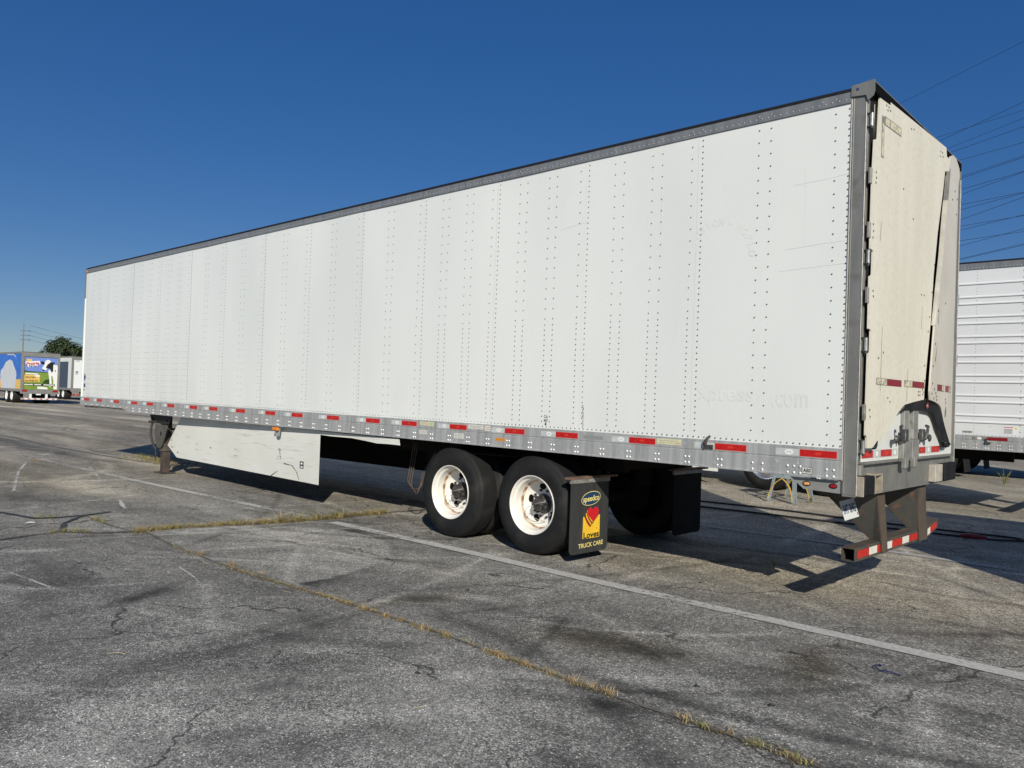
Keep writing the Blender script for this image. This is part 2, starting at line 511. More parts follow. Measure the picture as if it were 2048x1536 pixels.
# curved scrub marks of turning trailer wheels, thin and long
ar = random.Random(5)
for i in range(240):
    rad = ar.uniform(2.0, 14.0)
    near = i % 3
    x0, y0 = (ar.uniform(-9, 2.5), ar.uniform(-5.8, 3.8)) if near else (ar.uniform(-30, -6), ar.uniform(-5, 12))
    hd = ar.gauss(0.25, 0.5) + (math.pi / 2 if ar.random() < .25 else 0)
    curv = ar.choice((-1, 1)) / rad
    L2_ = ar.uniform(0.8, 4.5)
    pl_ = []
    x, y, h_ = x0, y0, hd
    for k_ in range(11):
        pl_.append((x, y)); x += math.cos(h_) * L2_ / 10; y += math.sin(h_) * L2_ / 10; h_ += curv * L2_ / 10
    m_ = (np.abs(GX - x0) < L2_ + .6) & (np.abs(GY - y0) < L2_ + .6)
    if not m_.any(): continue
    d_ = pdist(GX[m_], GY[m_], pl_)
    w__ = ar.choice((.03, .035, .04, .05, .07, .10, .2))
    am = ar.uniform(.15, .60) * ar.choice((-1, -1, 1, 1, 1))
    if w__ > .1: am *= .55
    tone[m_] += am * np.exp(-(d_ / w__) ** 2) * (0.2 + 1.2 * fbm(GX[m_] * 2, GY[m_] * 2, 1.5, i + 100, 3))
# the sharp rounded edge of an overlay patch
arc = [(-6.2, -0.95), (-6.0, -0.72), (-5.42, -0.62), (-4.74, -0.88), (-4.29, -1.22), (-3.98, -1.6), (-3.73, -1.97), (-3.57, -2.37), (-3.54, -2.55)]
da = pdist(GX, GY, arc)
inside = ((GX + 5.15) / 1.55) ** 2 + ((GY + 2.45) / 1.80) ** 2 < 1
tone += np.where(inside, 0.30, 0) * (GY > -2.5)
tone += np.where(~inside, -1.3 * np.exp(-(da / 0.11)) * (0.1 + 1.1 * fbm(GX, GY, 2.6, 77)), 0) * (GX < -3.4) * (GX > -5.6) * (GY > -2.45)
# tan dust where the trailers stand
tanm = 1 / (1 + np.exp(-(GY - 0.7) / 0.5))
tanm2 = 1 / (1 + np.exp((GX + 11.5) / 2.0))
warm += 0.75 * np.maximum(tanm, tanm2 * 0.85) * (0.5 + 0.7 * fbm(GX * 0.4, GY, 0.7, 44))
tone += 0.14 * np.maximum(tanm, tanm2)
blob(-1.0, 1.3, 1.6, 0.7, -0.2, 0.05, 0.45)
blob(-12.5, 0.2, 1.0, 0.35, 0.0, -0.15, 0.5)
gz = (fbm(GX, GY, 0.5, 61) - .5) * 0.006 * (np.abs(GX + 10) < 25) * (np.abs(GY) < 18)
gz = gz - 0.004
me = D.meshes.new("ground")
co = np.stack([GX, GY, gz], -1).reshape(-1, 3)
me.vertices.add(nx * ny)
me.vertices.foreach_set("co", co.astype(np.float32).ravel())
I = np.arange(nx * ny).reshape(ny, nx)
q = np.stack([I[:-1, :-1], I[:-1, 1:], I[1:, 1:], I[1:, :-1]], -1).reshape(-1, 4)
me.loops.add(q.size)
me.loops.foreach_set("vertex_index", q.ravel().astype(np.int32))
me.polygons.add(len(q))
me.polygons.foreach_set("loop_start", np.arange(0, q.size, 4, dtype=np.int32))
for nm, arr in (("tone", tone), ("warm", warm)):
    at = me.attributes.new(nm, 'FLOAT', 'POINT')
    at.data.foreach_set("value", arr.astype(np.float32).ravel())
me.update(calc_edges=True)
me.validate()
me.polygons.foreach_set("use_smooth", [True] * len(me.polygons))
ground = D.objects.new("ground", me)
COL.objects.link(ground)
tag(ground, "worn grey asphalt of the trailer yard with stains and tyre marks", "ground", kind="structure")

def asphalt():
    m = D.materials.new("asphalt")
    m.use_nodes = True
    nt = m.node_tree
    N, L = nt.nodes, nt.links
    b = N["Principled BSDF"]
    b.inputs["Roughness"].default_value = 0.85
    b.inputs["Specular IOR Level"].default_value = 0.25
    tc = N.new("ShaderNodeTexCoord")
    P = tc.outputs["Object"]
    def noise(scale, det=5, rough=0.55, st=(1, 1, 1)):
        mp = N.new("ShaderNodeMapping")
        mp.inputs["Scale"].default_value = st
        L.new(P, mp.inputs[0])
        n = N.new("ShaderNodeTexNoise")
        n.inputs["Scale"].default_value = scale
        n.inputs["Detail"].default_value = det
        n.inputs["Roughness"].default_value = rough
        L.new(mp.outputs[0], n.inputs["Vector"])
        return n.outputs["Fac"]
    def math_(op, a, c=None, clamp=False):
        n = N.new("ShaderNodeMath")
        n.operation = op
        n.use_clamp = clamp
        for i, v in enumerate((a, c)):
            if v is None: continue
            if isinstance(v, (int, float)): n.inputs[i].default_value = v
            else: L.new(v, n.inputs[i])
        return n.outputs[0]
    def ramp(v, stops):
        n = N.new("ShaderNodeValToRGB")
        e = n.color_ramp.elements
        e[0].position, e[0].color = stops[0][0], (*stops[0][1], 1)
        e[1].position, e[1].color = stops[-1][0], (*stops[-1][1], 1)
        for p, c in stops[1:-1]:
            x = e.new(p)
            x.color = (*c, 1)
        L.new(v, n.inputs[0])
        return n.outputs[0]
    def mix(a, c, f, mode='MIX'):
        n = N.new("ShaderNodeMix")
        n.data_type = 'RGBA'
        n.blend_type = mode
        for k, v in (("A", a), ("B", c)):
            if isinstance(v, tuple): n.inputs[k].default_value = (*v, 1)
            else: L.new(v, n.inputs[k])
        if isinstance(f, (int, float)): n.inputs["Factor"].default_value = f
        else: L.new(f, n.inputs["Factor"])
        return n.outputs["Result"]
    vo = N.new("ShaderNodeTexVoronoi")
    vo.inputs["Scale"].default_value = 150
    L.new(P, vo.inputs["Vector"])
    sep = N.new("ShaderNodeSeparateColor")
    L.new(vo.outputs["Color"], sep.inputs[0])
    vo2 = N.new("ShaderNodeTexVoronoi")
    vo2.inputs["Scale"].default_value = 47
    L.new(P, vo2.inputs["Vector"])
    sep2 = N.new("ShaderNodeSeparateColor")
    L.new(vo2.outputs["Color"], sep2.inputs[0])
    at = N.new("ShaderNodeAttribute")
    at.attribute_name = "tone"
    aw = N.new("ShaderNodeAttribute")
    aw.attribute_name = "warm"
    tone_ = math_('ADD', at.outputs["Fac"], math_('MULTIPLY', math_('SUBTRACT', noise(5, 7, 0.65), 0.5), 0.80))
    tone_ = math_('ADD', tone_, math_('MULTIPLY', math_('SUBTRACT', noise(20, 5, 0.65), 0.5), 0.65))
    tone_ = math_('ADD', tone_, math_('MULTIPLY', math_('SUBTRACT', noise(1.3, 6, 0.6, (0.35, 1.6, 1)), 0.5), 0.65))
    # stones of many greys in dark binder
    stone = math_('ADD', sep.outputs[0], math_('MULTIPLY', math_('SUBTRACT', sep2.outputs[1], 0.5), 0.35))
    stone = math_('ADD', stone, math_('MULTIPLY', tone_, 0.34))
    gm = math_('ADD', math_('MULTIPLY', noise(1.7, 4), 1.1), 0.08, True)
    colr = ramp(stone, [(0.0, (0.033, 0.033, 0.033)), (0.30, (0.082, 0.080, 0.074)), (0.56, (0.158, 0.154, 0.140)), (0.80, (0.262, 0.257, 0.232)), (1.0, (0.46, 0.45, 0.41))])
    k = math_('ADD', math_('MULTIPLY', tone_, 0.80), 1.0)
    k = math_('MAXIMUM', k, 0.30)
    comb = N.new("ShaderNodeCombineColor")
    for i in range(3): L.new(k, comb.inputs[i])
    flat_ = mix((0.143, 0.139, 0.126), (0.125, 0.121, 0.110), noise(0.9, 3))
    colr = mix(flat_, colr, gm)
    vo3 = N.new("ShaderNodeTexVoronoi")
    vo3.inputs["Scale"].default_value = 85
    L.new(P, vo3.inputs["Vector"])
    sep3 = N.new("ShaderNodeSeparateColor")
    L.new(vo3.outputs["Color"], sep3.inputs[0])
    fleck = math_('MULTIPLY', math_('GREATER_THAN', math_('ADD', sep3.outputs[0], math_('MULTIPLY', tone_, 0.05)), 0.965), math_('LESS_THAN', vo3.outputs["Distance"], 0.42))
    colr = mix(colr, (0.62, 0.60, 0.55), fleck)
    pit = math_('MULTIPLY', math_('LESS_THAN', sep3.outputs[2], 0.07), math_('LESS_THAN', vo3.outputs["Distance"], 0.38))
    colr = mix(colr, (0.02, 0.02, 0.02), pit)
    colr = mix(colr, comb.outputs[0], 1.0, 'MULTIPLY')
    wf = math_('MULTIPLY', aw.outputs["Fac"], math_('ADD', noise(3.5, 5), 0.45), True)
    tanc = mix(colr, (1.62, 1.46, 1.20), 1.0, 'MULTIPLY')
    colr = mix(colr, tanc, wf)
    # thin hairline cracks
    vc = N.new("ShaderNodeTexVoronoi")
    vc.feature = 'DISTANCE_TO_EDGE'
    vc.inputs["Scale"].default_value = 0.55
    mp = N.new("ShaderNodeMapping")
    L.new(P, mp.inputs[0])
    dn = N.new("ShaderNodeTexNoise")
    dn.inputs["Scale"].default_value = 2.5
    dn.inputs["Detail"].default_value = 6
    L.new(P, dn.inputs["Vector"])
    dv = N.new("ShaderNodeVectorMath")
    dv.operation = 'MULTIPLY_ADD'
    L.new(dn.outputs["Color"], dv.inputs[0])
    dv.inputs[1].default_value = (0.6, 0.6, 0)
    L.new(mp.outputs[0], dv.inputs[2])
    L.new(dv.outputs[0], vc.inputs["Vector"])
    cr_ = N.new("ShaderNodeMapRange")
    cr_.inputs["From Min"].default_value = 0.0022
    cr_.inputs["From Max"].default_value = 0.0065
    cr_.inputs["To Min"].default_value = 1.0
    cr_.inputs["To Max"].default_value = 0.0
    L.new(vc.outputs["Distance"], cr_.inputs["Value"])
    cm = math_('MULTIPLY', cr_.outputs[0], math_('GREATER_THAN', noise(0.8, 3), 0.50))
    colr = mix(colr, (0.035, 0.034, 0.032), math_('MULTIPLY', cm, 0.8))
    L.new(colr, b.inputs["Base Color"])
    bp = N.new("ShaderNodeBump")
    bp.inputs["Strength"].default_value = 0.75
    bp.inputs["Distance"].default_value = 0.006
    h = math_('ADD', math_('MULTIPLY', vo.outputs["Distance"], -1.0), math_('MULTIPLY', noise(60, 4), 1.2))
    L.new(h, bp.inputs["Height"])
    L.new(bp.outputs[0], b.inputs["Normal"])
    return m
m_asph = asphalt()
ground.data.materials.append(m_asph)

# painted bay lines: worn paint lying 4 mm over the asphalt
def worn(name, c, thr, sc=18):
    m = M(name, c, (c[0] * 0.72, c[1] * 0.72, c[2] * 0.72), sc=30, rough=0.8, bump=0.5, bsc=120)
    nt = m.node_tree
    N, L = nt.nodes, nt.links
    b = N["Principled BSDF"]
    tc = N.new("ShaderNodeTexCoord")
    n = N.new("ShaderNodeTexNoise")
    n.inputs["Scale"].default_value = sc
    n.inputs["Detail"].default_value = 8
    n.inputs["Roughness"].default_value = 0.7
    L.new(tc.outputs["Object"], n.inputs["Vector"])
    n2 = N.new("ShaderNodeTexNoise")
    n2.inputs["Scale"].default_value = 1.1
    n2.inputs["Detail"].default_value = 3
    L.new(tc.outputs["Object"], n2.inputs["Vector"])
    a = N.new("ShaderNodeMath")
    a.operation = 'MULTIPLY_ADD'
    L.new(n2.outputs["Fac"], a.inputs[0])
    a.inputs[1].default_value = 0.8
    L.new(n.outputs["Fac"], a.inputs[2])
    mr = N.new("ShaderNodeMapRange")
    mr.inputs["From Min"].default_value = thr
    mr.inputs["From Max"].default_value = thr + 0.14
    mr.inputs["To Max"].default_value = 0.85
    L.new(a.outputs[0], mr.inputs["Value"])
    L.new(mr.outputs[0], b.inputs["Alpha"])
    return m
m_line = worn("worn_white_paint", (0.62, 0.61, 0.57), 0.69)
m_line2 = worn("faint_white_paint", (0.50, 0.49, 0.46), 0.76)
def strip(name, pts, w, z, mat, label, cat="road marking", jit=0.0):
    mb = MB()
    # resample so that the strip follows its points with slightly uneven sides
    P = [Vector((a, b_, 0)) for a, b_ in pts]
    out = []
    for a, b_ in zip(P[:-1], P[1:]):
        n = max(1, int((b_ - a).length / 0.12))
        out += [a.lerp(b_, i / n) for i in range(n)]
    out.append(P[-1])
    vs = []
    for i, p in enumerate(out):
        d = (out[min(i + 1, len(out) - 1)] - out[max(i - 1, 0)]).normalized()
        nrm = Vector((-d.y, d.x, 0))
        ww = w * (1 + random.uniform(-jit, jit)) / 2
        o = nrm * random.uniform(-jit, jit) * w * 0.4
        vs += [(p + nrm * ww + o).to_tuple()[:2] + (z,), (p - nrm * ww + o).to_tuple()[:2] + (z,)]
    mb.add(vs, [(2 * i, 2 * i + 1, 2 * i + 3, 2 * i + 2) for i in range(len(out) - 1)])
    o = mb.build(name, mat)
    return tag(o, label, cat, kind="structure")
strip("parking_line", [(-16.0, -0.79), (-13.68, -0.75), (-11.38, -0.70), (-8.93, -0.60), (-6.6, -0.475)], 0.13, 0.0045, worn("scuffed_white_paint", (0.55, 0.54, 0.50), 0.775), "scuffed white painted line left of the grassy cross crack", jit=0.05)
strip("parking_line", [(-6.05, -0.468), (-4.0, -0.42), (-2.2, -0.42), (0.45, -0.37), (3.0, -0.36)], 0.15, 0.0045, m_line, "white painted line running past the rear wheels to the right edge", jit=0.05)
strip("parking_line", [(-19, 3.1), (-8, 3.2), (-3.19, 3.28), (-1.4, 3.46), (0.45, 3.48), (4, 3.55)], 0.13, 0.0045, m_line2, "faint white painted line in the shade beyond the big trailer", jit=0.05)
strip("parking_line", [(-19, 7.0), (-8, 7.3), (3, 7.6)], 0.12, 0.0045, m_line2, "faint white painted line in front of the ribbed white trailer", jit=0.05)
m_scr = worn("white_scrape", (0.62, 0.61, 0.58), 0.80, 25)
strip("scrape_mark", [(-15.36, -1.22), (-13.51, -1.85), (-11.66, -2.39), (-10.86, -2.63)], 0.05, 0.006, m_scr, "curved white scrape on the asphalt at the left edge", "scrape", 0.4)
strip("scrape_mark", [(-15.16, -0.2), (-13.25, -0.73), (-11.4, -1.22), (-9.52, -1.69), (-8.39, -2.02)], 0.045, 0.009, m_scr, "long white scrape crossing the painted line left of the landing gear", "scrape", 0.4)
strip("scrape_mark", [(-5.52, -4.13), (-5.0, -4.05), (-4.51, -4.0)], 0.022, 0.006, m_scr, "short white scrape through the dark round stain at lower left", "scrape", 0.4)
strip("scrape_mark", [(-4.75, -2.95), (-4.3, -3.02), (-3.85, -3.15)], 0.014, 0.006, m_scr, "thin white scratch left of the weedy crack", "scrape", 0.4)
m_crack = M("crack_dirt", (0.022, 0.021, 0.019), (0.05, 0.046, 0.038), sc=9, rough=0.95)
m_joint = M("joint_dirt", (0.075, 0.068, 0.055), (0.15, 0.14, 0.12), sc=12, rough=0.95)
m_sealc = M("crack_sealer", (0.020, 0.020, 0.021), (0.04, 0.04, 0.04), sc=9, rough=0.6)
crA = [(-6.7, -2.50), (-6.4, -2.49), (-5.71, -2.58), (-5.25, -2.59), (-4.88, -2.6), (-4.1, -2.61), (-3.4, -2.55), (-2.8, -2.51), (-2.0, -2.49), (-1.2, -2.51), (-0.4, -2.54), (0.3, -2.52), (0.75, -2.54), (1.6, -2.56), (2.6, -2.6)]
crB = [(-6.95, -4.3), (-6.97, -3.76), (-7.08, -3.42), (-7.12, -3.17), (-6.85, -2.93), (-6.69, -2.56), (-6.70, -2.12), (-6.58, -1.59), (-6.39, -0.99), (-6.35, -0.45), (-6.34, 0.15), (-6.31, 0.55), (-6.2, 1.4)]
strip("pavement_crack", crA, 0.022, 0.005, m_joint, "long weedy joint running from mid left to the bottom right of the yard", "crack", 0.5)
strip("pavement_crack", crB, 0.030, 0.0065, m_crack, "dark cross crack running towards the front wheel from the left edge", "crack", 0.5)
strip("pavement_crack", [(-9.3, -3.5), (-8.87, -3.29), (-8.19, -3.11), (-8.11, -2.86), (-8.13, -2.53), (-8.25, -2.25)], 0.06, 0.006, m_sealc, "black sealed crack at the left edge, above the green tufts", "crack", 0.3)
strip("pavement_crack", [(-8.12, -2.6), (-8.0, -2.7), (-7.65, -2.96), (-7.4, -3.06), (-7.12, -3.15)], 0.05, 0.008, m_sealc, "short black sealed crack linking two cracks at left", "crack", 0.3)
strip("pavement_crack", [(-8.05, -2.6), (-7.2, -2.61), (-6.72, -2.57)], 0.02, 0.005, m_joint, "pale thin joint continuing beyond the cross crack at left", "crack", 0.4)
strip("pavement_crack", [(-30, 0.6), (-22.88, 0.58), (-19.63, 0.48), (-17.4, 0.54), (-15.6, 0.63), (-14.2, 0.8)], 0.045, 0.006, m_joint, "dark crack on the far left leading to the landing gear", "crack", 0.4)
strip("pavement_crack", [(-2.6, 1.9), (-1.5, 2.05), (-0.7, 1.75), (0.3, 1.6), (1.3, 1.9)], 0.010, 0.0055, m_crack, "hairline crack on the tan asphalt behind the rear bumper", "crack", 0.6)

# grass in the cracks
m_straw = M("dry_grass", (0.34, 0.24, 0.11), (0.46, 0.36, 0.19), sc=9, rough=0.8)
m_orang = M("rusty_grass", (0.27, 0.17, 0.06), (0.34, 0.22, 0.09), sc=9, rough=0.8)
m_green = M("green_grass", (0.17, 0.19, 0.05), (0.26, 0.25, 0.07), sc=9, rough=0.8)
def tuft(mb, x, y, n, h, spread, cols):
    for i in range(n):
        a = random.uniform(0, 2 * math.pi)
        rr = abs(random.gauss(0, spread))
        bx, by = x + rr * math.cos(a), y + rr * math.sin(a) * 0.6
        hh = h * random.uniform(0.35, 1.15)
        la = random.uniform(0, 2 * math.pi)
        ln = hh * random.uniform(0.6, 3.2)
        w = random.uniform(0.0007, 0.0018) * (1 + h * 6)
        px, py = -math.sin(la) * w, math.cos(la) * w
        tx, ty = math.cos(la) * ln, math.sin(la) * ln
        mb.cur = random.choice(cols)
        mb.add([(bx - px, by - py, 0), (bx + px, by + py, 0), (bx + tx * .45 + px * .8, by + ty * .45 + py * .8, hh * .72), (bx + tx * .45 - px * .8, by + ty * .45 - py * .8, hh * .72), (bx + tx, by + ty, hh * random.uniform(.7, 1.05))],
               [(0, 1, 2, 3), (3, 2, 4)])
def along(pl, t):
    segs = [(Vector(a), Vector(b_)) for a, b_ in zip(pl[:-1], pl[1:])]
    tot = sum((b_ - a).length for a, b_ in segs)
    d = t * tot
    for a, b_ in segs:
        l = (b_ - a).length
        if d <= l: return a.lerp(b_, d / l)
        d -= l
    return segs[-1][1]
mb = MB()
A = crA[2:13]
for i in range(250):
    t = random.random()
    p = along(A, t)
    dens = vnoise(np.array([p.x * 2.3]), np.array([0.3]), 1.0, 91)[0]
    if dens < 0.30: continue
    near = (p.x + 6) / 7
    tuft(mb, p.x + random.gauss(0, .02), p.y + random.gauss(0, .014), int(8 + 14 * dens), 0.008 + 0.014 * dens, 0.028, [0, 0, 1, 1, 2] if random.random() < .7 else [0, 2])
for xx, nn in ((-5.2, 20), (-4.6, 15), (-4.1, 16), (-2.62, 30), (-2.35, 24), (-2.95, 24), (-1.95, 16), (-1.25, 34), (-1.18, 22), (-0.62, 26), (-0.5, 26), (-0.38, 26), (-1.0, 14), (0.1, 20), (0.3, 16)):
    tuft(mb, xx, -2.53, nn * 2, 0.034, 0.036, [0, 0, 1])
for xx in (0.2, 0.46, 0.5, 0.66, 0.74, 1.1):
    tuft(mb, xx, -2.53, 50, 0.024, 0.036, [0, 2, 2])
tag(mb.build("crack_grass", [m_straw, m_orang, m_green]), "dry orange and straw coloured grass growing along the long joint", "grass", kind="stuff")
mb = MB()
for i in range(420):
    t = random.uniform(0, 1)
    p = along(crB[5:12], t)
    dens = 0.5 + 0.5 * vnoise(np.array([p.y * 2.3 + 7]), np.array([0.3]), 1.0, 92)[0]
    tuft(mb, p.x + random.gauss(0, .04), p.y + random.gauss(0, .03), int(14 * dens), 0.075 * dens, 0.04, [0, 2, 2, 0, 1])
for xx, yy in ((-6.42, -0.95), (-6.36, -0.5), (-6.4, -0.75), (-6.3, -0.2)):
    tuft(mb, xx, yy, 50, 0.15, 0.05, [0, 2, 2])
for xx, yy in ((-7.1, -3.25), (-7.05, -3.05), (-6.95, -2.98), (-7.1, -3.15)):
    tuft(mb, xx, yy, 60, 0.05, 0.06, [0, 2, 2])
tag(mb.build("crack_grass", [m_straw, m_orang, m_green]), "yellow green grass along the cross crack left of the front wheel", "grass", kind="stuff")
mb = MB()
for xx, yy in ((-8.2, -3.05), (-8.15, -2.95), (-7.75, -2.6), (-7.7, -2.58), (-7.5, -2.61)):
    tuft(mb, xx, yy, 40, 0.05, 0.06, [0, 2, 2])
for i in range(40):
    tuft(mb, -14.6 + random.gauss(0, .9), 1.15 + random.gauss(0, .22), 26, 0.10, 0.10, [0, 2, 2])
for i in range(10):
    tuft(mb, -12.0 + random.gauss(0, .5), 0.9 + random.gauss(0, .1), 18, 0.06, 0.07, [0, 2])
for i in range(6):
    tuft(mb, -15.8 + random.gauss(0, .25), -0.95 + random.gauss(0, .1), 18, 0.04, 0.07, [0, 1])
tag(mb.build("crack_grass", [m_straw, m_orang, m_green]), "small green tufts around the landing gear and at the far left", "grass", kind="stuff")
def weed(x, y, h, n, label):
    mb = MB()
    for i in range(n):
        a = random.uniform(0, 6.28)
        l = h * random.uniform(.4, 1)
        tip = Vector((x + math.cos(a) * l * .5, y + math.sin(a) * l * .5, l))
        mb.tube([(x, y, 0), (x + (tip.x - x) * .4, y + (tip.y - y) * .4, l * .6), tip], [.006, .004, .002], 4)
        for k in range(8):
            t = random.uniform(.3, 1)
            c = Vector((x, y, 0)).lerp(tip, t)
            b_ = random.uniform(0, 6.28)
            e = Vector((math.cos(b_), math.sin(b_), random.uniform(-.2, .6))) * h * .13
            s_ = e.cross(Z).normalized() * h * .025
            mb.add([c, c + e * .5 + s_, c + e, c + e * .5 - s_], [(0, 1, 2, 3)])
    return tag(mb.build("weed", m_green), label, "weed")
weed(-2.0, 14.6, 0.42, 9, "small yellow green weed on the sunlit strip before the far trailers")
weed(-3.3, 7.15, 0.14, 12, "low weed on the sunlit ground left of the steel stand")
weed(-1.34, 1.55, 0.06, 12, "tiny weed in the bright gap between the bumper shadows")

# ------------------------------------------------------------------ wheels
TYRE = [(0.292, 0.030), (0.300, 0.012), (0.330, -0.004), (0.380, -0.012), (0.420, -0.010), (0.452, 0.002), (0.456, 0.006), (0.475, 0.012),
        (0.492, 0.022), (0.503, 0.038), (0.506, 0.048)]
g = 0.048
for i in range(5):
    y0 = 0.052 + i * 0.037
    TYRE += [(0.507, y0), (0.508, y0 + 0.026), (0.497, y0 + 0.028), (0.497, y0 + 0.034)]
TYRE += [(0.507, 0.238), (0.503, 0.245), (0.490, 0.262), (0.455, 0.275), (0.40, 0.285), (0.33, 0.275), (0.292, 0.250)]
def make_wheel(parent, c, detailed=True, rim=None, facing=-1):
    rim = rim or m_rim
    mb = MB()
    mb.lathe([(0.292, 0.055), (0.300, 0.010), (0.304, -0.002), (0.301, -0.006), (0.296, -0.004), (0.288, 0.006), (0.284, 0.030), (0.262, 0.046), (0.256, 0.09), (0.252, 0.118)], 64)
    mb.cur = 1
    mb.lathe([(0.252, 0.118), (0.246, 0.134), (0.238, 0.145)], 64)
    mb.cur = 0
    mb.lathe([(0.238, 0.145), (0.222, 0.178), (0.205, 0.194), (0.180, 0.200), (0.080, 0.202), (0.02, 0.202)], 64)
    mb.cur = 2
    for i in range(5):
        t = R(72 * i + 24)
        mb.disc((0.180 * math.cos(t), 0.1925, 0.180 * math.sin(t)), Vector((math.cos(t), -0.12, math.sin(t))), Vector((-math.sin(t), 0, math.cos(t))), 0.034, 0.042, 20)
    w = mb.build("wheel", [rim, m_rust if rim is m_rim else rim, m_hole], parent, smooth=True, auto=35)
    w.location = c
    t_ = MB().lathe(TYRE, 96)
    t_ = t_.build("tyre", m_tyre, w, smooth=True, auto=28)
    if detailed:
        h = MB()
        h.lathe([(0.104, 0.203), (0.104, 0.188), (0.086, 0.182), (0.084, 0.140), (0.072, 0.130), (0.068, 0.095), (0.048, 0.085), (0.045, 0.068), (0.020, 0.060), (0.001, 0.060)], 28)
        for i in range(6):
            t = R(60 * i + 10)
            h.cyl((0.088 * math.cos(t), 0.148, 0.088 * math.sin(t)), (0.088 * math.cos(t), 0.118, 0.088 * math.sin(t)), 0.014, 6)
        for i in range(10):
            t = R(36 * i)
            h.cyl((0.1425 * math.cos(t), 0.203, 0.1425 * math.sin(t)), (0.1425 * math.cos(t), 0.185, 0.1425 * math.sin(t)), 0.014, 6)
            h.cyl((0.1425 * math.cos(t), 0.185, 0.1425 * math.sin(t)), (0.1425 * math.cos(t), 0.172, 0.1425 * math.sin(t)), 0.008, 8)
        h.build("hub", m_hub, w, smooth=True, auto=30)
        k = MB()
        k.tube([(0.0, 0.060, 0.0), (0.02, 0.03, 0.01), (0.10, 0.02, 0.035), (0.17, 0.02, 0.05)], 0.0045)
        k.tube(sm_([(-0.01, 0.060, -0.01), (-0.07, 0.03, -0.03), (-0.13, 0.05, -0.11), (-0.09, 0.09, -0.18), (-0.02, 0.15, -0.19), (0.03, 0.20, -0.186)]), 0.0032)
        k.tube(sm_([(-0.02, 0.07, -0.02), (-0.08, 0.06, -0.08), (-0.06, 0.12, -0.15), (0.03, 0.19, -0.18)]), 0.0032)
        k.build("inflation_hose", m_hose, w, smooth=True)
    if facing > 0:
        w.rotation_euler = (0, 0, math.pi)
    return w
def wheel_set(root, x, W_, detailed=True, rim=None):
    a = make_wheel(root, (x, 0.012, 0.505), detailed, rim)
    t = MB().lathe(TYRE, 72).build("inner_tyre", m_tyre, root, smooth=True, auto=28)
    t.location = (x, 0.335, 0.505)
    t2 = t.copy(); COL.objects.link(t2); t2.parent = root
    t2.location = (x, W_ - 0.335, 0.505); t2.rotation_euler = (0, 0, math.pi)
    b_ = copy_tree(a, root)
    b_.location = (x, W_ - 0.012, 0.505); b_.rotation_euler = (0, 0, math.pi)
    ax = MB().cyl((x, 0.3, 0.505), (x, W_ - 0.3, 0.505), 0.065, 14)
    ax.box(x - 0.2, x - 0.19, 0.62, W_ - .62, 0.36, 0.66)
    for yy in (0.78, W_ - 0.78):
        ax.lathe([(0.001, -0.1), (0.20, -0.1), (0.20, 0.1), (0.001, 0.1)], 20, (x, yy, 0.505))
        ax.box(x - 0.5, x + 0.1, yy - 0.05, yy + 0.05, 0.50, 0.62)
        ax.cyl((x + 0.15, yy, 0.62), (x + 0.15, yy, 1.0), 0.12, 14)
        ax.prism([(x - 0.55, yy - 0.06, 1.02), (x - 0.35, yy - 0.06, 1.02), (x - 0.45, yy - 0.06, 0.55), (x - 0.53, yy - 0.06, 0.55)], (0, 0.12, 0))
    for yy in (0.27, W_ - 0.27):
        ax.lathe([(0.001, -0.01), (0.284, -0.01), (0.284, 0.01), (0.001, 0.01)], 32, (x, yy, 0.505))  # dark discs added to stand in for shade inside the far wheels
    ax.build("axle", m_under, root, smooth=True, auto=30)
    return a

# ------------------------------------------------------------------ the big trailer
L_, W_, H_ = 16.16, 2.57, 4.05
SILLX = -0.11
T = empty("semitrailer", (0, 0, 0))
tag(T, "long white box trailer filling the picture, with folded cream tail fairings on its rear", "trailer")
# side skin: wide sheets lapped over each other, very slightly wavy
mb = MB()
seams = [-0.11, -1.42]
while seams[-1] > -L_ + 1.3:
    seams.append(seams[-1] - (1.2195 if len(seams) > 2 else 1.235))
seams.append(-L_ + 0.005)
def wav(x, z):
    e = math.sin((x * 2.1 + 0.6 * math.sin(z * 1.3)) * 1.7) * 0.0026 + math.sin(x * 5.2 + z * 0.9) * 0.0014 + math.sin(z * 1.9 + x * 0.7) * 0.0030 + math.sin(z * 3.1 - x * 1.3) * 0.0010
    e += 0.0060 * math.exp(-((x + 0.55) / 0.33) ** 2 - ((z - 1.75) / 0.5) ** 2)
    lo = max(0.0, 1 - (z - 1.3) / 1.1)
    e += lo * math.sin(x * 10.3) * 0.0026 * (1 if x < -5 else 0.5)
    return -e
for k in range(len(seams) - 1):
    xa, xb = seams[k], seams[k + 1]
    nxs, nzs = 12, 30
    off = -0.0012 * (k % 2)
    vs, fs = [], []
    for i in range(nxs + 1):
        for j in range(nzs + 1):
            x = xa + (xb - xa) * i / nxs
            z = 1.27 + (3.99 - 1.27) * j / nzs
            vs.append((x, off + wav(x, z) * min(1, j / 1.5, (nzs - j) / 1.5), z))
    for i in range(nxs):
        for j in range(nzs):
            a = i * (nzs + 1) + j
            fs.append((a, a + 1, a + nzs + 2, a + nzs + 1))
    mb.add(vs, fs)
side = mb.build("side_panel", m_white, T, smooth=True)
def onskin(m, o=0.0003):
    m.v = [(x, -0.0012 + wav(x, z) - o + (y + 0.008) * 0.3, z) for x, y, z in m.v]
    return m
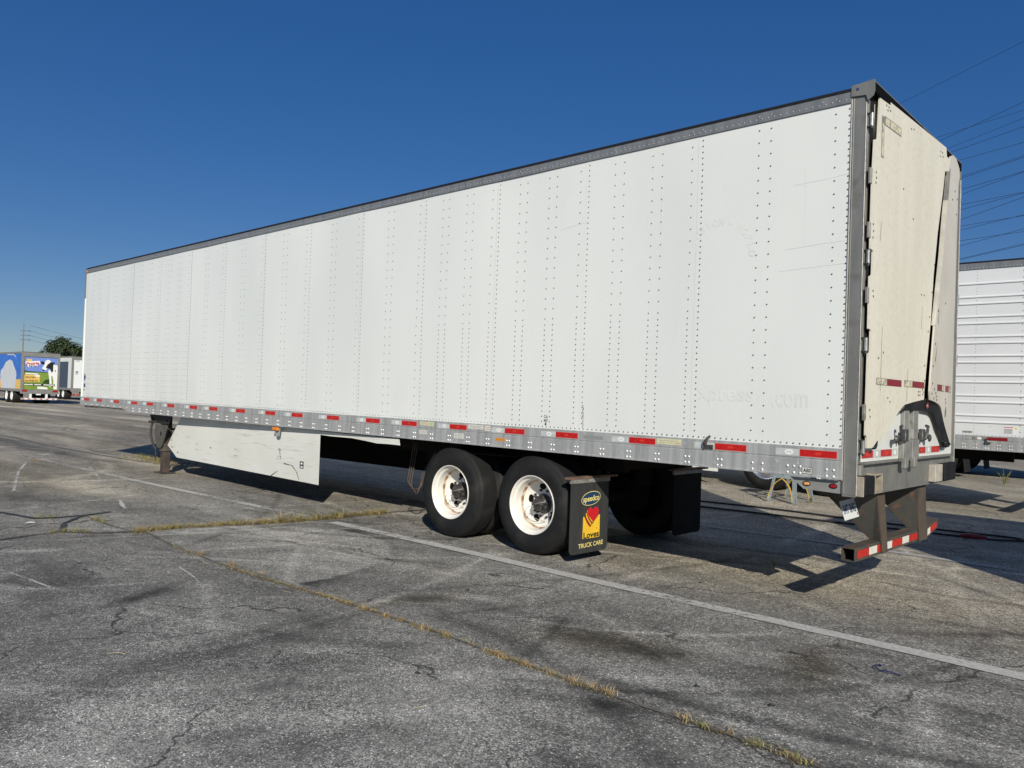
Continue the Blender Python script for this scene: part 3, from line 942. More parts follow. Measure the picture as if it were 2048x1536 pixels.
# rivets
mb = MB()
def riv(x, z, r=0.0068): mb.dome((x, -0.0012 + wav(x, z), z), -Y, r, 0.005, 6)
def col(x, z0, z1, step):
    z = z0
    while z < z1:
        riv(x, z); z += step
cols = []
for x in (-3.437, -3.028, -2.618, -2.206, -1.786, -1.375, -3.839, -4.246, -4.648, -5.055): cols.append(x)
xx = -5.663
while xx > -11.0: cols.append(xx); xx -= 0.6125
while xx > -15.9: cols.append(xx); xx -= 0.409
col(-0.125, 1.37, 3.92, 0.0515)
col(-0.228, 1.40, 3.92, 0.103)
col(-0.751, 1.40, 3.92, 0.103)
col(-0.855, 1.40, 3.92, 0.103)
dense = [s_ + 0.045 for s_ in seams[1:-1]]
for x in cols:
    isd = any(abs(x - d) < 0.09 for d in dense)
    wheelzone = -5.0 < x < -1.3
    col(x - 0.104, 2.41, 3.92, 0.103)
    col(x - 0.104, 1.37, 2.40, 0.0515 if wheelzone else 0.103)
    if isd: col(x, 1.37, 3.92, 0.0515)
    else:
        col(x, 2.41, 3.92, 0.103)
        col(x, 1.37, 2.40, 0.0515 if wheelzone else 0.103)
    if not wheelzone and x < -11.0:
        col(x - 0.20, 1.37, 2.2, 0.103)
x = -0.125
while x > -L_ + 0.1:
    riv(x, 1.318); x -= 0.0525
mb.build("rivets", m_rivet, side, smooth=True)
# faded lettering and scratches
mb = MB()
yg = -0.0075
def tx(body, x, z, w, h, rot=0, bold=0.02): mb.text(body, (x, yg, z), X, Z, w, h, bold, rot)
mb.mark()
tx("xpress", -1.10, 1.66, 0.52, 0.13)
mb.mark()
tx(".com", -0.53, 1.66, 0.30, 0.12)
mb.mark()
cx_, cz_, rr_ = -1.19, 2.86, 0.30
for ch, an in zip("HOUSTON", np.linspace(160, 88, 7)):
    t = R(an)
    tx(ch, cx_ + rr_ * math.cos(t), cz_ + rr_ * math.sin(t), 0.05, 0.065, t - math.pi / 2)
for ch, an in zip("WORLD", np.linspace(52, 0, 5)):
    t = R(an)
    tx(ch, cx_ + rr_ * math.cos(t), cz_ + rr_ * math.sin(t), 0.05, 0.065, t - math.pi / 2)
mb.disc((cx_ + rr_ * math.cos(R(70)), yg, cz_ + rr_ * math.sin(R(70))), X, Z, .018, .018, 12)
onskin(mb).build_each("faded_lettering", m_ghost, side)
mb = MB()
def scr(pts, w=0.002):
    for (x0, z0), (x1, z1) in zip(pts[:-1], pts[1:]):
        d = Vector((x1 - x0, 0, z1 - z0)).normalized()
        n = Vector((-d.z, 0, d.x)) * w
        a, b_ = Vector((x0, -0.008, z0)), Vector((x1, -0.008, z1))
        mb.poly([a + n, b_ + n, b_ - n, a - n])
for i in range(6):
    x = random.uniform(-11, -0.4); z = random.uniform(2.2, 3.5)
    l = random.uniform(0.3, 1.2)
    n = 5
    scr([(x + l * k / n, z + random.uniform(-.006, .006) + 0.01 * k) for k in range(n)], random.uniform(0.0006, 0.0012))
scr([(-0.62, 2.86), (-0.3, 2.88), (-0.13, 2.885)], 0.0013)
scr([(-0.65, 2.69), (-0.3, 2.705), (-0.13, 2.71)], 0.0012)
scr([(-0.55, 3.37), (-0.3, 3.38), (-0.12, 3.395)], 0.001)
for i in range(9):
    x = random.uniform(-1.18, -1.06); z = random.uniform(3.42, 3.47)
    mb.disc((x, -0.008, z), X, Z, .004, .004, 6)
onskin(mb).build("scratches", m_ghost2, side)
mb = MB()
for k in range(9):
    z = 1.335 + k * 0.026
    mb.disc((-2.605 + random.uniform(-.006, .006), -0.0085, z), X, Z, 0.006 + 0.003 * (k == 4) * 3, 0.018, 8)
onskin(mb).build("rust_streak", M("brown_streak", (0.16, 0.13, 0.10), (0.55, 0.52, 0.46), sc=40, rough=0.7), side)
mb = MB()
mb.text("CA", (-3.076, -0.0085, 1.418), X, Z, 0.050, 0.030, 0.01)
mb.text("40'", (-3.076, -0.0085, 1.380), X, Z, 0.056, 0.030, 0.01)
mb.box(-3.081, -3.071, -0.009, -0.0085, 1.345, 1.362)
mb.poly([(-3.092, -0.009, 1.347), (-3.060, -0.009, 1.347), (-3.076, -0.009, 1.328)])
onskin(mb).build("load_mark", m_ink, side)
mb = MB()
mb.poly([(-16.09, -0.009, 1.72), (-16.03, -0.009, 1.80), (-15.97, -0.009, 1.72), (-16.03, -0.009, 1.62)])
mb.poly([(-16.08, -0.009, 1.58), (-15.98, -0.009, 1.58), (-15.98, -0.009, 1.50), (-16.08, -0.009, 1.50)])
mb.poly([(-16.08, -0.009, 1.46), (-16.02, -0.009, 1.46), (-16.02, -0.009, 1.43), (-16.08, -0.009, 1.43)])
mb.cur = 1
mb.poly([(-16.05, -0.0095, 1.71), (-16.03, -0.0095, 1.74), (-16.01, -0.0095, 1.71), (-16.03, -0.0095, 1.68)])
mb.text("UTILITY", (-16.03, -0.0095, 1.54), X, Z, 0.085, 0.035, 0.02)
onskin(mb).build("maker_sticker", [m_blueink, m_pale], side)
# other walls, roof, floor
MB().box(-L_ + 0.04, -0.11, W_ - 0.02, W_, 1.27, 3.99).build("far_side_panel", m_white, T)
MB().box(-L_, -L_ + 0.03, 0.06, W_ - 0.03, 1.07, 4.0).build("front_wall", m_white, T)
MB().box(-L_ + 0.01, -0.02, 0.02, W_ - 0.02, 4.025, 4.04).build("roof", m_roof, T)
mb = MB().box(-L_ + 0.05, -0.12, 0.03, W_ - 0.03, 1.17, 1.21)
x = -0.5
while x > -L_ + 0.3:
    mb.box(x - 0.02, x + 0.02, 0.05, W_ - 0.05, 1.10, 1.17); x -= 0.305
mb.box(-6.6, -2.6, 0.72, 0.80, 0.86, 1.10).box(-6.6, -2.6, W_ - 0.80, W_ - 0.72, 0.86, 1.10)
mb.box(-6.5, -6.44, 0.8, W_ - .8, 0.88, 1.09).box(-2.7, -2.64, 0.8, W_ - .8, 0.88, 1.09)
mb.cyl((-5.9, 1.0, .8), (-5.9, 1.75, .8), .14, 14)
mb.build("underframe", m_under, T)
# radiused front corner post
mb = MB()
mb.box(-L_ - 0.03, -L_ + 0.006, -0.012, 0.06, 1.125, 3.40)
mb.build("front_corner", m_white, T)
MB().box(-L_ - 0.034, -L_ + 0.010, -0.016, 0.06, 3.40, 4.03).build("corner_cap", m_topalu, T)
mb = MB().box(-L_ + 0.012, -L_ + 0.075, -0.022, -0.012, 3.945, 3.985)
mb.build("clearance_light", m_amber, T)
# top rails
mb = MB()
mb.profile_x([(-0.012, 3.935), (-0.012, 4.018), (-0.002, 4.030), (0.03, 4.048), (0.05, 4.048), (0.05, 3.935)], -L_ + 0.01, SILLX)
mb.cur = 1
mb.profile_x([(-0.016, 4.019), (-0.014, 4.034), (0.02, 4.056), (0.05, 4.056), (0.05, 4.049), (0.03, 4.049), (-0.002, 4.031)], -L_ + 0.01, SILLX)
tr = mb.build("top_rail", [m_topalu, m_dark], T)
mb = MB()
x = -0.15
while x > -L_ + 0.2:
    mb.dome((x, -0.012, 3.962), -Y, 0.006, 0.004, 6); x -= 0.0525
for x in cols + [-0.751, -0.228]:
    for dx in (0, -0.104):
        mb.dome((x + dx, -0.012, 3.985), -Y, 0.006, 0.004, 6)
mb.build("rivets", M("pale_rivet", (0.42, 0.44, 0.46), rough=0.4, metal=0.5), tr, smooth=True)
MB().profile_x([(W_ - 0.05, 3.935), (W_ + 0.012, 3.935), (W_ + 0.012, 4.018), (W_ - 0.03, 4.056), (W_ - 0.05, 4.056)], -L_ + 0.01, SILLX).build("top_rail", m_topalu, T)
# bottom rail (near), with its lip, groove and the shallower nose
mb = MB()
prof = [(-0.010, 1.300), (-0.018, 1.296), (-0.018, 1.210), (-0.013, 1.206), (-0.013, 1.200), (-0.022, 1.196), (-0.022, 1.082), (-0.034, 1.076), (-0.034, 1.066), (0.03, 1.066), (0.03, 1.300)]
mb.profile_x(prof, -13.60, SILLX - 0.002)
prof2 = [(-0.010, 1.300), (-0.018, 1.296), (-0.018, 1.210), (-0.013, 1.206), (-0.013, 1.200), (-0.022, 1.196), (-0.022, 1.122), (0.03, 1.122), (0.03, 1.300)]
mb.profile_x(prof2, -L_ - 0.02, -13.60)
mb.prism([(-13.86, -0.0215, 1.1215), (-13.6, -0.0215, 1.1215), (-13.6, -0.0215, 1.067)], (0, 0.05, 0))
br = mb.build("bottom_rail", m_alu, T)
mb = MB()
def quad(x, z, dx=0.036, dz=0.049, r=0.0105):
    for a in (0, dx):
        for b_ in (0, dz):
            mb.dome((x + a, -0.022, z + b_), -Y, r, 0.009, 8)
quad(-0.217, 1.085, 0.053)
for x in (-0.526, -0.474, -0.424):
    for z in (1.09, 1.14): mb.dome((x, -0.022, z), -Y, 0.0105, 0.009, 8)
quad(-0.823, 1.090, 0.085)
quad(-1.138, 1.092); quad(-1.448, 1.094)
x = -1.755
while x > -13.4:
    quad(x, 1.094); x -= 0.306
while x > -15.9:
    for a in (0, 0.036): mb.dome((x + a, -0.022, 1.15), -Y, 0.0095, 0.008, 8)
    x -= 0.306
mb.build("bolts", m_bolt, br, smooth=True)
reds = [(-15.95, -15.66), (-15.22, -14.95), (-14.34, -14.06), (-13.47, -13.19), (-12.76, -12.48), (-11.88, -11.60), (-11.01, -10.73), (-10.30, -10.015), (-9.413, -9.132), (-8.53, -8.252), (-7.81, -7.53),
        (-6.93, -6.652), (-6.06, -5.78), (-5.346, -5.07), (-4.49, -4.215), (-3.627, -3.348), (-2.923, -2.646), (-2.042, -1.761), (-1.166, -0.883), (-0.43, -0.144)]
mb = MB()
for a, b_ in reds:
    mb.mark()
    zc = 1.2485
    mb.cur = 0; mb.box(a - 0.20, a - 0.002, -0.0192, -0.018, zc - .028, zc + .026)
    mb.cur = 1; mb.disc((a - 0.09, -0.0200, zc), -X, Z, 0.036, 0.021, 16)
    mb.cur = 5; mb.text("UTIL", (a - 0.09, -0.0204, zc), X, Z, 0.044, 0.012, 0.0)
    mb.cur = 2; mb.box(a - 0.005, b_ + 0.005, -0.0194, -0.018, zc - .030, zc + .029)
    mb.cur = 3; mb.box(a, b_, -0.0202, -0.0193, zc - .026, zc + .025)
    mb.cur = 4; mb.disc(((a + b_) / 2, -0.0206, zc), X, Z, 0.030, 0.014, 6)
mb.build_each("reflector_tape", [m_silver, m_pale, M("faded_red_edge", (0.55, 0.25, 0.22), rough=0.5), m_red, m_red2, m_inkg], br)
# stickers on the rail
mb = MB()
def stick(x0, x1, z0, z1, mat, lines=3, y=-0.0225, ink=5):
    mb.mark()
    mb.cur = mat
    mb.box(x0, x1, y - 0.001, y, z0, z1)
    mb.cur = ink
    for i in range(lines):
        zz = z0 + (z1 - z0) * (i + 1) / (lines + 1)
        xa = x0 + (x1 - x0) * 0.12
        while xa < x1 - (x1 - x0) * .15:
            w = (x1 - x0) * random.uniform(.06, .16)
            mb.box(xa, min(xa + w, x1 - (x1 - x0) * .06), y - 0.0014, y - 0.001, zz - (z1 - z0) * .03, zz + (z1 - z0) * .03)
            xa += w + (x1 - x0) * .03
stick(-1.745, -1.494, 1.232, 1.282, 0, 2, -0.0185)
stick(-5.011, -4.763, 1.237, 1.283, 0, 2, -0.0185)
stick(-4.193, -3.951, 1.240, 1.288, 1, 2, -0.0185)
stick(-3.930, -3.845, 1.228, 1.288, 1, 2, -0.0185, 3)
stick(-5.014, -4.874, 1.135, 1.182, 1, 3)
stick(-4.410, -4.254, 1.122, 1.180, 1, 3)
stick(-3.760, -3.620, 1.135, 1.165, 2, 1)
mb.mark()
mb.cur = 4
mb.box(-2.577, -2.343, -0.0188, -0.018, 1.228, 1.262)
mb.mark()
mb.cur = 6
mb.box(-0.408, -0.329, -0.0235, -0.022, 1.088, 1.140)
mb.cur = 1
mb.box(-0.405, -0.332, -0.0240, -0.0234, 1.091, 1.137)
mb.cur = 6
mb.text("ABS", (-0.3685, -0.0244, 1.114), X, Z, 0.062, 0.030, 0.03)
mb.build_each("sticker", [m_cstick, m_wstick, m_orange, m_lred, M("old_tape_mark", (0.25, 0.26, 0.26), rough=0.6), m_inkg, m_ink], br)
MB().profile_x([(W_ - 0.03, 1.066), (W_ + 0.034, 1.066), (W_ + 0.022, 1.082), (W_ + 0.022, 1.196), (W_ + 0.018, 1.296), (W_ - 0.03, 1.300)], -L_, SILLX).build("bottom_rail", m_alu, T)
# holdback hook on the rail
mb = MB()
mb.bbox(-1.255, -1.180, -0.030, -0.022, 1.222, 1.258, 0.002)
mb.tube([(-1.245, -0.035, 1.235), (-1.247, -0.045, 1.262), (-1.238, -0.052, 1.290), (-1.222, -0.046, 1.318), (-1.206, -0.038, 1.334), (-1.202, -0.034, 1.322)], [0.014, 0.017, 0.016, 0.011, 0.008, 0.004], 8)
mb.cyl((-1.20, -0.030, 1.240), (-1.20, -0.036, 1.240), .010, 8)
mb.build("door_holdback", m_iron, T, smooth=True, auto=40)
# sloped valance with two lights in front of the rear post
mb = MB()
mb.prism([(-0.515, 0.01, 1.052), (-0.112, 0.01, 1.052), (-0.112, 0.01, 0.957), (-0.405, 0.01, 0.966)], (0, 0.02, 0))
va = mb.build("rear_valance", M("valance_grey", (0.34, 0.34, 0.32), (0.27, 0.27, 0.25), sc=6, rough=0.5, metal=0.3), T)
for x, mt in ((-0.383, m_olens), (-0.177, m_rlens)):
    mb = MB()
    zz = 1.009
    mb.cur = 1; mb.disc((x, 0.008, zz), X, Z, 0.033, 0.020, 20)
    mb.lathe([(0.001, 0), (0.001, 0.001)], 4, (x, 0.008, zz))
    mb.cur = 0
    vs = []
    for i in range(16):
        t = 2 * math.pi * i / 16
        vs += [(x + 0.025 * math.cos(t), 0.0075, zz + 0.013 * math.sin(t)), (x + 0.018 * math.cos(t), 0.001, zz + 0.009 * math.sin(t))]
    mb.add(vs, [(2 * i, 2 * ((i + 1) % 16), 2 * ((i + 1) % 16) + 1, 2 * i + 1) for i in range(16)] + [tuple(2 * i + 1 for i in range(16))])
    mb.build("marker_light", [mt, m_hole], T, smooth=False)
# rear frame: posts, header, sill
mb = MB()
for s_, y0 in ((1, 0.0), (-1, W_)):
    mb.mark()
    yy = lambda v: y0 + s_ * v
    def pb(x0, x1, a, b_, z0, z1): mb.bbox(x0, x1, min(yy(a), yy(b_)), max(yy(a), yy(b_)), z0, z1, 0.003)
    pb(-0.108, -0.002, -0.005, 0.040, 0.955, 4.045)
    mb.cur = 1
    pb(-0.113, -0.103, -0.0075, -0.002, 1.062, 4.040)
    mb.cur = 2
    pb(-0.004, 0.004, -0.009, -0.001, 0.952, 3.93)
    mb.cur = 0
    pb(-0.098, -0.088, -0.0085, -0.003, 0.96, 3.97)
    pb(-0.060, 0.0, 0.036, 0.075, 1.19, 3.98)
mb.build_each("rear_post", [m_frame, m_seal, m_edge], T)
mb = MB()
mb.prism([(-0.11, -0.020, 3.975), (-0.11, -0.020, 4.055), (0.060, -0.020, 4.072), (0.062, -0.020, 3.985), (0.052, -0.020, 3.950), (0.014, -0.020, 3.920), (0.0, -0.020, 3.965)], (0, 0.012, 0))
mb.prism([(-0.11, W_ - 0.004, 3.975), (-0.11, W_ - 0.004, 4.055), (0.004, W_ - 0.004, 4.066), (0.006, W_ - 0.004, 3.90)], (0, 0.008, 0))
def hdr(x0, z0, z1):
    a, b_ = (0.058, -0.006), (0.006, W_ - 0.004)
    mb.add([(x0, a[1], z0), (a[0], a[1], z0), (b_[0], b_[1], z0), (x0, b_[1], z0), (x0, a[1], z1), (a[0], a[1], z1), (b_[0], b_[1], z1), (x0, b_[1], z1)],
           [(0, 3, 2, 1), (4, 5, 6, 7), (0, 1, 5, 4), (1, 2, 6, 5), (2, 3, 7, 6), (3, 0, 4, 7)])
hdr(-0.11, 4.056, 4.066)
mb.cur = 1
hdr(-0.03, 3.985, 4.055)  # black band below the header's top edge
mb.cur = 2
mb.cyl((-0.062, -0.023, 4.022), (-0.062, -0.019, 4.022), 0.011, 14)
mb.build("rear_header", [m_frame, M("black_header_band", (0.004, 0.004, 0.005), rough=0.85, spec=0.1), m_blueink], T)
mb = MB()
mb.bbox(-0.10, -0.012, 0.02, W_ - 0.03, 0.950, 1.186, 0.004)
mb.box(-0.1, 0.030, 0.075, W_ - 0.12, 1.186, 1.200)
mb.box(-0.1, -0.004, -0.012, W_ + 0.012, 0.943, 0.956)
mb.cyl((0.0, 0.035, 1.11), (0.0, 0.035, 1.185), 0.034, 16)
mb.cur = 1
mb.bbox(-0.008, 0.050, 0.004, 0.020, 0.950, 1.100, 0.002)
mb.bbox(-0.012, 0.052, 0.236, 0.262, 0.958, 1.112, 0.002)
mb.bbox(-0.012, 0.046, 0.262, 0.43, 0.958, 0.968, 0.002)
mb.bbox(-0.012, 0.046, 0.262, 0.43, 1.095, 1.108, 0.002)
mb.bbox(-0.012, 0.046, 0.418, 0.432, 0.968, 1.095, 0.002)
mb.cur = 2
mb.bbox(-0.012, 0.050, 1.80, 1.92, 0.965, 1.12, 0.004)
mb.bbox(-0.012, 0.050, 1.93, 2.02, 0.965, 1.12, 0.003)
mb.cur = 3
mb.box(-0.0115, -0.006, 0.262, 0.418, 0.968, 1.095)
mb.build("rear_sill", [m_frame, m_tan, M("pale_tan_steel", (0.46, 0.43, 0.37), (0.36, 0.33, 0.28), sc=12, rough=0.6), m_tan], T)
mb = MB().mark()
mb.bbox(-0.01, 0.055, 0.024, 0.236, 0.957, 1.100, 0.008)
mb.mark()
mb.bbox(-0.01, 0.060, 2.07, 2.42, 0.962, 1.122, 0.010)
mb.bbox(-0.06, 0.020, 2.42, 2.56, 0.962, 1.122, 0.010)
mb.build_each("dock_bumper", m_dark, T)
# doors, lock rods, hinges
MB().box(0.0, 0.008, 0.076, 0.135, 1.30, 3.985).build("door_seal", m_dark, T)
MB().box(-0.0395, 0.0085, 1.2725, 1.2835, 1.21, 3.98).build("door_seal", m_dark, T)
MB().prism([(0.004, 1.30, 1.72), (0.004, 1.60, 1.72), (0.004, 1.80, 2.5), (0.004, 2.0, 3.3), (0.004, 2.3, 3.98), (0.004, 1.70, 3.98), (0.004, 1.5, 3.0)], (0.012, 0, 0)).build("fairing_backing", m_dark, T)
for y0, y1 in ((0.08, 1.272), (1.284, W_ - 0.10)):
    mb = MB()
    mb.bbox(-0.04, 0.000, y0, y1, 1.202, 3.98, 0.003)
    d = mb.build("door", m_door, T)
    mb = MB()
    spans = [(0.085, 0.325), (0.50, 0.755)] if y0 < 1 else [(1.408, 1.651), (1.827, 2.079)]
    mb.cur = 0
    mb.box(0.0, 0.0015, y0 + .004, y1 - 0.30 if y0 > 1 else 0.90, 1.228, 1.290)
    for a, b_ in spans:
        mb.cur = 1; mb.box(0.0015, 0.0025, a, b_, 1.232, 1.287)
        mb.cur = 2; mb.disc((0.003, (a + b_) / 2, 1.2595), Y, Z, 0.03, 0.016, 6)
    mb.cur = 3
    for yc in ((0.41, 0.83) if y0 < 1 else (1.74, 2.16)):
        mb.disc((0.0026, yc, 1.259), Y, Z, 0.028, 0.020, 14)
    mb.build("reflector_tape", [m_silver, m_red, m_red2, m_pale], d)
for y0, y1 in ((0.955, 1.082), (1.190, 1.322)):
    mb = MB()
    mb.bbox(0.001, 0.034, y0, y1, 1.36, 3.90, 0.006)
    mb.bbox(0.001, 0.044, y0 - 0.035, y1 + 0.005, 1.20, 1.36, 0.005)
    mb.bbox(0.020, 0.060, y0 - 0.03, y0 + 0.05, 1.125, 1.21, 0.006)
    for z in (1.44, 1.52, 1.60): mb.dome((0.034, y0 + 0.02, z), X, 0.007, 0.004, 6)
    mb.build("lock_rod_cover", m_galv, T)
for y0, s_ in ((0.90, -1), (1.35, 1)):
    mb = MB()
    mb.cyl((0.05, y0 - 0.12 * s_ * -1 * 0, 1.40), (0.05, y0 + 0.20 * s_ * -1 * -1, 1.375), 0.016, 10)
    mb.bbox(0.034, 0.072, min(y0 - .03, y0 + .05), max(y0 - .03, y0 + .05), 1.35, 1.45, 0.006)
    mb.tube([(0.06, y0 + s_ * 0.08, 1.36), (0.065, y0 + s_ * 0.12, 1.42), (0.065, y0 + s_ * 0.14, 1.475), (0.06, y0 + s_ * 0.10, 1.478)], 0.013, 8)
    mb.dome((0.055, y0 + s_ * 0.21, 1.370), X, 0.036, 0.020, 12)
    mb.build("lock_handle", m_iron, T, smooth=True, auto=40)
def hinge(y, x, z0, z1):
    mb = MB()
    mb.cyl((x, y, z0), (x, y, z1), 0.0135, 14)
    mb.cur = 1
    for z in (z0 - 0.004, z1 - 0.004): mb.bbox(x - 0.035, x + 0.008, y - 0.014, y + 0.018, z, z + 0.009, 0.002)
    mb.cyl((x, y, z0 - 0.018), (x, y, z0), 0.010, 10, r2=0.012)
    mb.build("hinge", [m_chrome, m_iron], T, smooth=True, auto=40)
for z0, z1 in ((3.735, 3.835), (2.70, 2.80), (2.04, 2.14), (1.27, 1.37)):
    hinge(0.030, 0.030, z0, z1)
for z0, z1 in ((3.69, 3.80), (2.665, 2.765), (2.08, 2.175), (1.25, 1.36)):
    hinge(2.60, -0.01, z0, z1)
# folded tail fairings
def fx(y): return 0.030 + 0.018 * y
LP = [(0.146, 4.010), (0.125, 3.66), (0.062, 3.64), (0.040, 3.3), (0.036, 2.81), (0.088, 2.80), (0.086, 2.62), (0.038, 2.60), (0.040, 2.21), (0.088, 2.20), (0.088, 2.035), (0.046, 2.02), (0.036, 1.41), (0.060, 1.395), (0.070, 1.312),
      (0.16, 1.312), (0.24, 1.330), (0.37, 1.385), (0.52, 1.460), (0.65, 1.545), (0.76, 1.612), (0.87, 1.654), (1.067, 1.678), (1.25, 1.698), (1.340, 1.705), (1.348, 1.80), (1.370, 1.908), (1.402, 2.067), (1.468, 2.38),
      (1.515, 2.811), (1.598, 3.202), (1.715, 3.591), (1.760, 3.785), (1.882, 3.812), (1.895, 3.925), (1.800, 3.93), (1.782, 4.005)]
mb = MB()
mb.prism([(fx(y), y, z) for y, z in LP], (0.014, 0, 0))
fl = mb.build("tail_fairing", m_cream, T)
def on(y, z, o=0.016): return (fx(y) + o, y, z)
mb = MB()
def rect(y0, y1, z0, z1, m, o=0.0155, sh=0.0):
    mb.cur = m
    mb.poly([on(y0, z0, o), on(y1, z0 + sh, o), on(y1, z1 + sh, o), on(y0, z1, o)])
mb.mark()
rect(0.216, 0.770, 1.795, 1.850, 0, sh=0.0); rect(0.224, 0.44, 1.800, 1.845, 1, .0165); rect(0.44, 0.764, 1.797, 1.848, 2, .0165)
mb.mark()
rect(0.834, 1.335, 1.800, 1.855, 0, sh=0.0); rect(0.84, 1.03, 1.805, 1.850, 1, .0165); rect(1.03, 1.330, 1.802, 1.853, 2, .0165)
mb.mark()
rect(0.190, 0.245, 3.54, 3.86, 0); rect(0.196, 0.236, 3.55, 3.80, 1, .0165)
rect(0.245, 0.615, 3.80, 3.87, 0, sh=0.0); rect(0.262, 0.605, 3.808, 3.862, 1, .0165)
mb.build_each("tape", [m_stain, m_tapecream, m_maroon], fl)
mb = MB()
for y, z in [(0.28, 3.96), (0.33, 3.96), (0.36, 3.94), (0.31, 3.93), (1.62, 3.93), (1.67, 3.93), (1.62, 3.89), (1.69, 3.90), (0.85, 3.93), (0.91, 3.94), (1.2, 2.60), (1.27, 2.60), (0.10, 3.40), (0.11, 3.36), (0.10, 3.32), (0.07, 3.0), (0.08, 2.95), (0.07, 2.9),
             (0.10, 2.50), (0.11, 2.46), (0.1, 1.6), (0.11, 1.55), (0.47, 1.70), (0.52, 1.67), (1.19, 1.77), (1.23, 1.77), (1.19, 1.74), (1.23, 1.74), (1.29, 1.79), (1.32, 1.77), (1.30, 1.75), (0.7, 3.4), (0.95, 3.2), (0.35, 2.05), (0.25, 2.0),
             (1.40, 2.3), (1.43, 2.43), (1.48, 2.65), (1.53, 2.9), (1.60, 3.2), (1.34, 1.87), (1.33, 2.0)]:
    mb.disc(on(y, z, 0.0158), Y, Z, 0.009, 0.009, 8)
for y, z0, z1 in [(0.30, 1.75, 2.25), (0.90, 1.68, 1.95), (1.22, 2.3, 2.5), (0.22, 2.9, 3.05)]:
    mb.poly([on(y, z0, 0.0158), on(y + 0.004, z0, 0.0158), on(y + 0.012, z1, 0.0158), on(y + 0.009, z1, 0.0158)])
mb.build("screws", m_hole, fl)
mb = MB()   # clips joining the fairing to the post
for z in (3.36, 2.95, 2.46, 1.58):
    mb.bbox(0.02, 0.040, 0.010, 0.060, z - 0.06, z + 0.06, 0.003)
    mb.cyl((0.036, 0.030, z - 0.055), (0.036, 0.030, z + 0.055), 0.008, 8)
mb.build("fairing_clip", m_galv, T)
def gx_(y): return 0.030 + (2.40 - y) * 0.078
RP = [(2.105, 4.020), (2.25, 4.018), (2.40, 3.965), (2.43, 3.90), (2.38, 3.80), (2.355, 3.33), (2.345, 2.81), (2.335, 2.2), (2.325, 1.6), (2.33, 1.315), (2.27, 1.285), (2.20, 1.300), (2.158, 1.325), (1.998, 1.471), (1.902, 1.571), (1.825, 1.641), (1.739, 1.669), (1.574, 1.690), (1.385, 1.705),
      (1.358, 1.78), (1.380, 1.93), (1.480, 2.36), (1.56, 2.60), (1.70, 3.00), (1.80, 3.41), (1.865, 3.60), (1.925, 3.85), (1.99, 3.98)]
mb = MB()
mb.prism([(gx_(y) - 0.016, y, z) for y, z in RP], (0.016, 0, 0))
mb.cur = 1   # stiff folded edge strip
e = [(1.480, 2.36), (1.56, 2.60), (1.70, 3.00), (1.80, 3.41), (1.845, 3.54)]
e2 = [(1.845, 3.54), (1.865, 3.60), (1.925, 3.85)]
def edge(e, m):
    mb.cur = m
    for (y0, z0), (y1, z1) in zip(e[:-1], e[1:]):
        mb.add([(gx_(y0) + .003, y0 - .004, z0), (gx_(y1) + .003, y1 - .004, z1), (gx_(y1) - 0.030, y1 - .004, z1), (gx_(y0) - 0.030, y0 - .004, z0)], [(0, 1, 2, 3)])
        mb.add([(gx_(y0) + .003, y0 + .03, z0), (gx_(y1) + .003, y1 + .03, z1), (gx_(y1) + .003, y1 - .004, z1), (gx_(y0) + .003, y0 - .004, z0)], [(0, 1, 2, 3)])
edge(e, 1); edge(e2, 2)
fr = mb.build("tail_fairing", [m_cream_r, m_cream2, m_galv], T)
mb = MB()
def onr(y, z, o=0.002): return (gx_(y) + o, y, z)
def rectr(y0, y1, z0, z1, m, o=0.002):
    mb.cur = m
    mb.poly([onr(y0, z0, o), onr(y1, z0, o), onr(y1, z1, o), onr(y0, z1, o)])
mb.mark()
rectr(1.640, 1.935, 1.790, 1.850, 0); rectr(1.645, 1.830, 1.794, 1.848, 2, .003); rectr(1.83, 1.930, 1.796, 1.845, 1, .003)
mb.mark()
rectr(1.990, 2.250, 1.790, 1.850, 0); rectr(1.995, 2.14, 1.794, 1.848, 3, .003); rectr(2.14, 2.245, 1.796, 1.845, 1, .003)
mb.mark()
mb.cur = 4
mb.poly([onr(1.99, 1.55, .003), onr(2.03, 1.57, .003), onr(2.045, 1.62, .003), onr(2.03, 1.66, .003), onr(1.995, 1.61, .003)])
mb.build_each("tape", [m_stain, m_tapecream, m_maroon, m_maroon_f, M("teal_scrap", (0.03, 0.16, 0.24), rough=0.5)], fr)
mb = MB()
for y, z in [(1.52, 2.2), (1.45, 2.0), (1.58, 1.77), (1.62, 1.74), (1.62, 1.71), (1.5, 1.72), (2.0, 1.72), (2.02, 1.69), (1.42, 1.76), (1.9, 2.6), (1.6, 2.5), (2.2, 3.7), (2.32, 3.65), (2.3, 3.5), (2.1, 3.6), (1.44, 1.85), (1.52, 1.80)]:
    mb.disc(onr(y, z, 0.002), Y, Z, 0.010, 0.010, 8)
mb.poly([onr(1.60, 2.38, .002), onr(1.612, 2.39, .002), onr(1.64, 2.56, .002)])
mb.poly([onr(1.52, 2.05, .002), onr(1.53, 2.04, .002), onr(1.60, 2.22, .002)])
mb.build("screws", m_hole, fr)
MB().bbox(-0.004, 0.01, 2.42, 2.47, 3.62, 3.99, 0.003).build("fairing_bracket", m_galv, T)
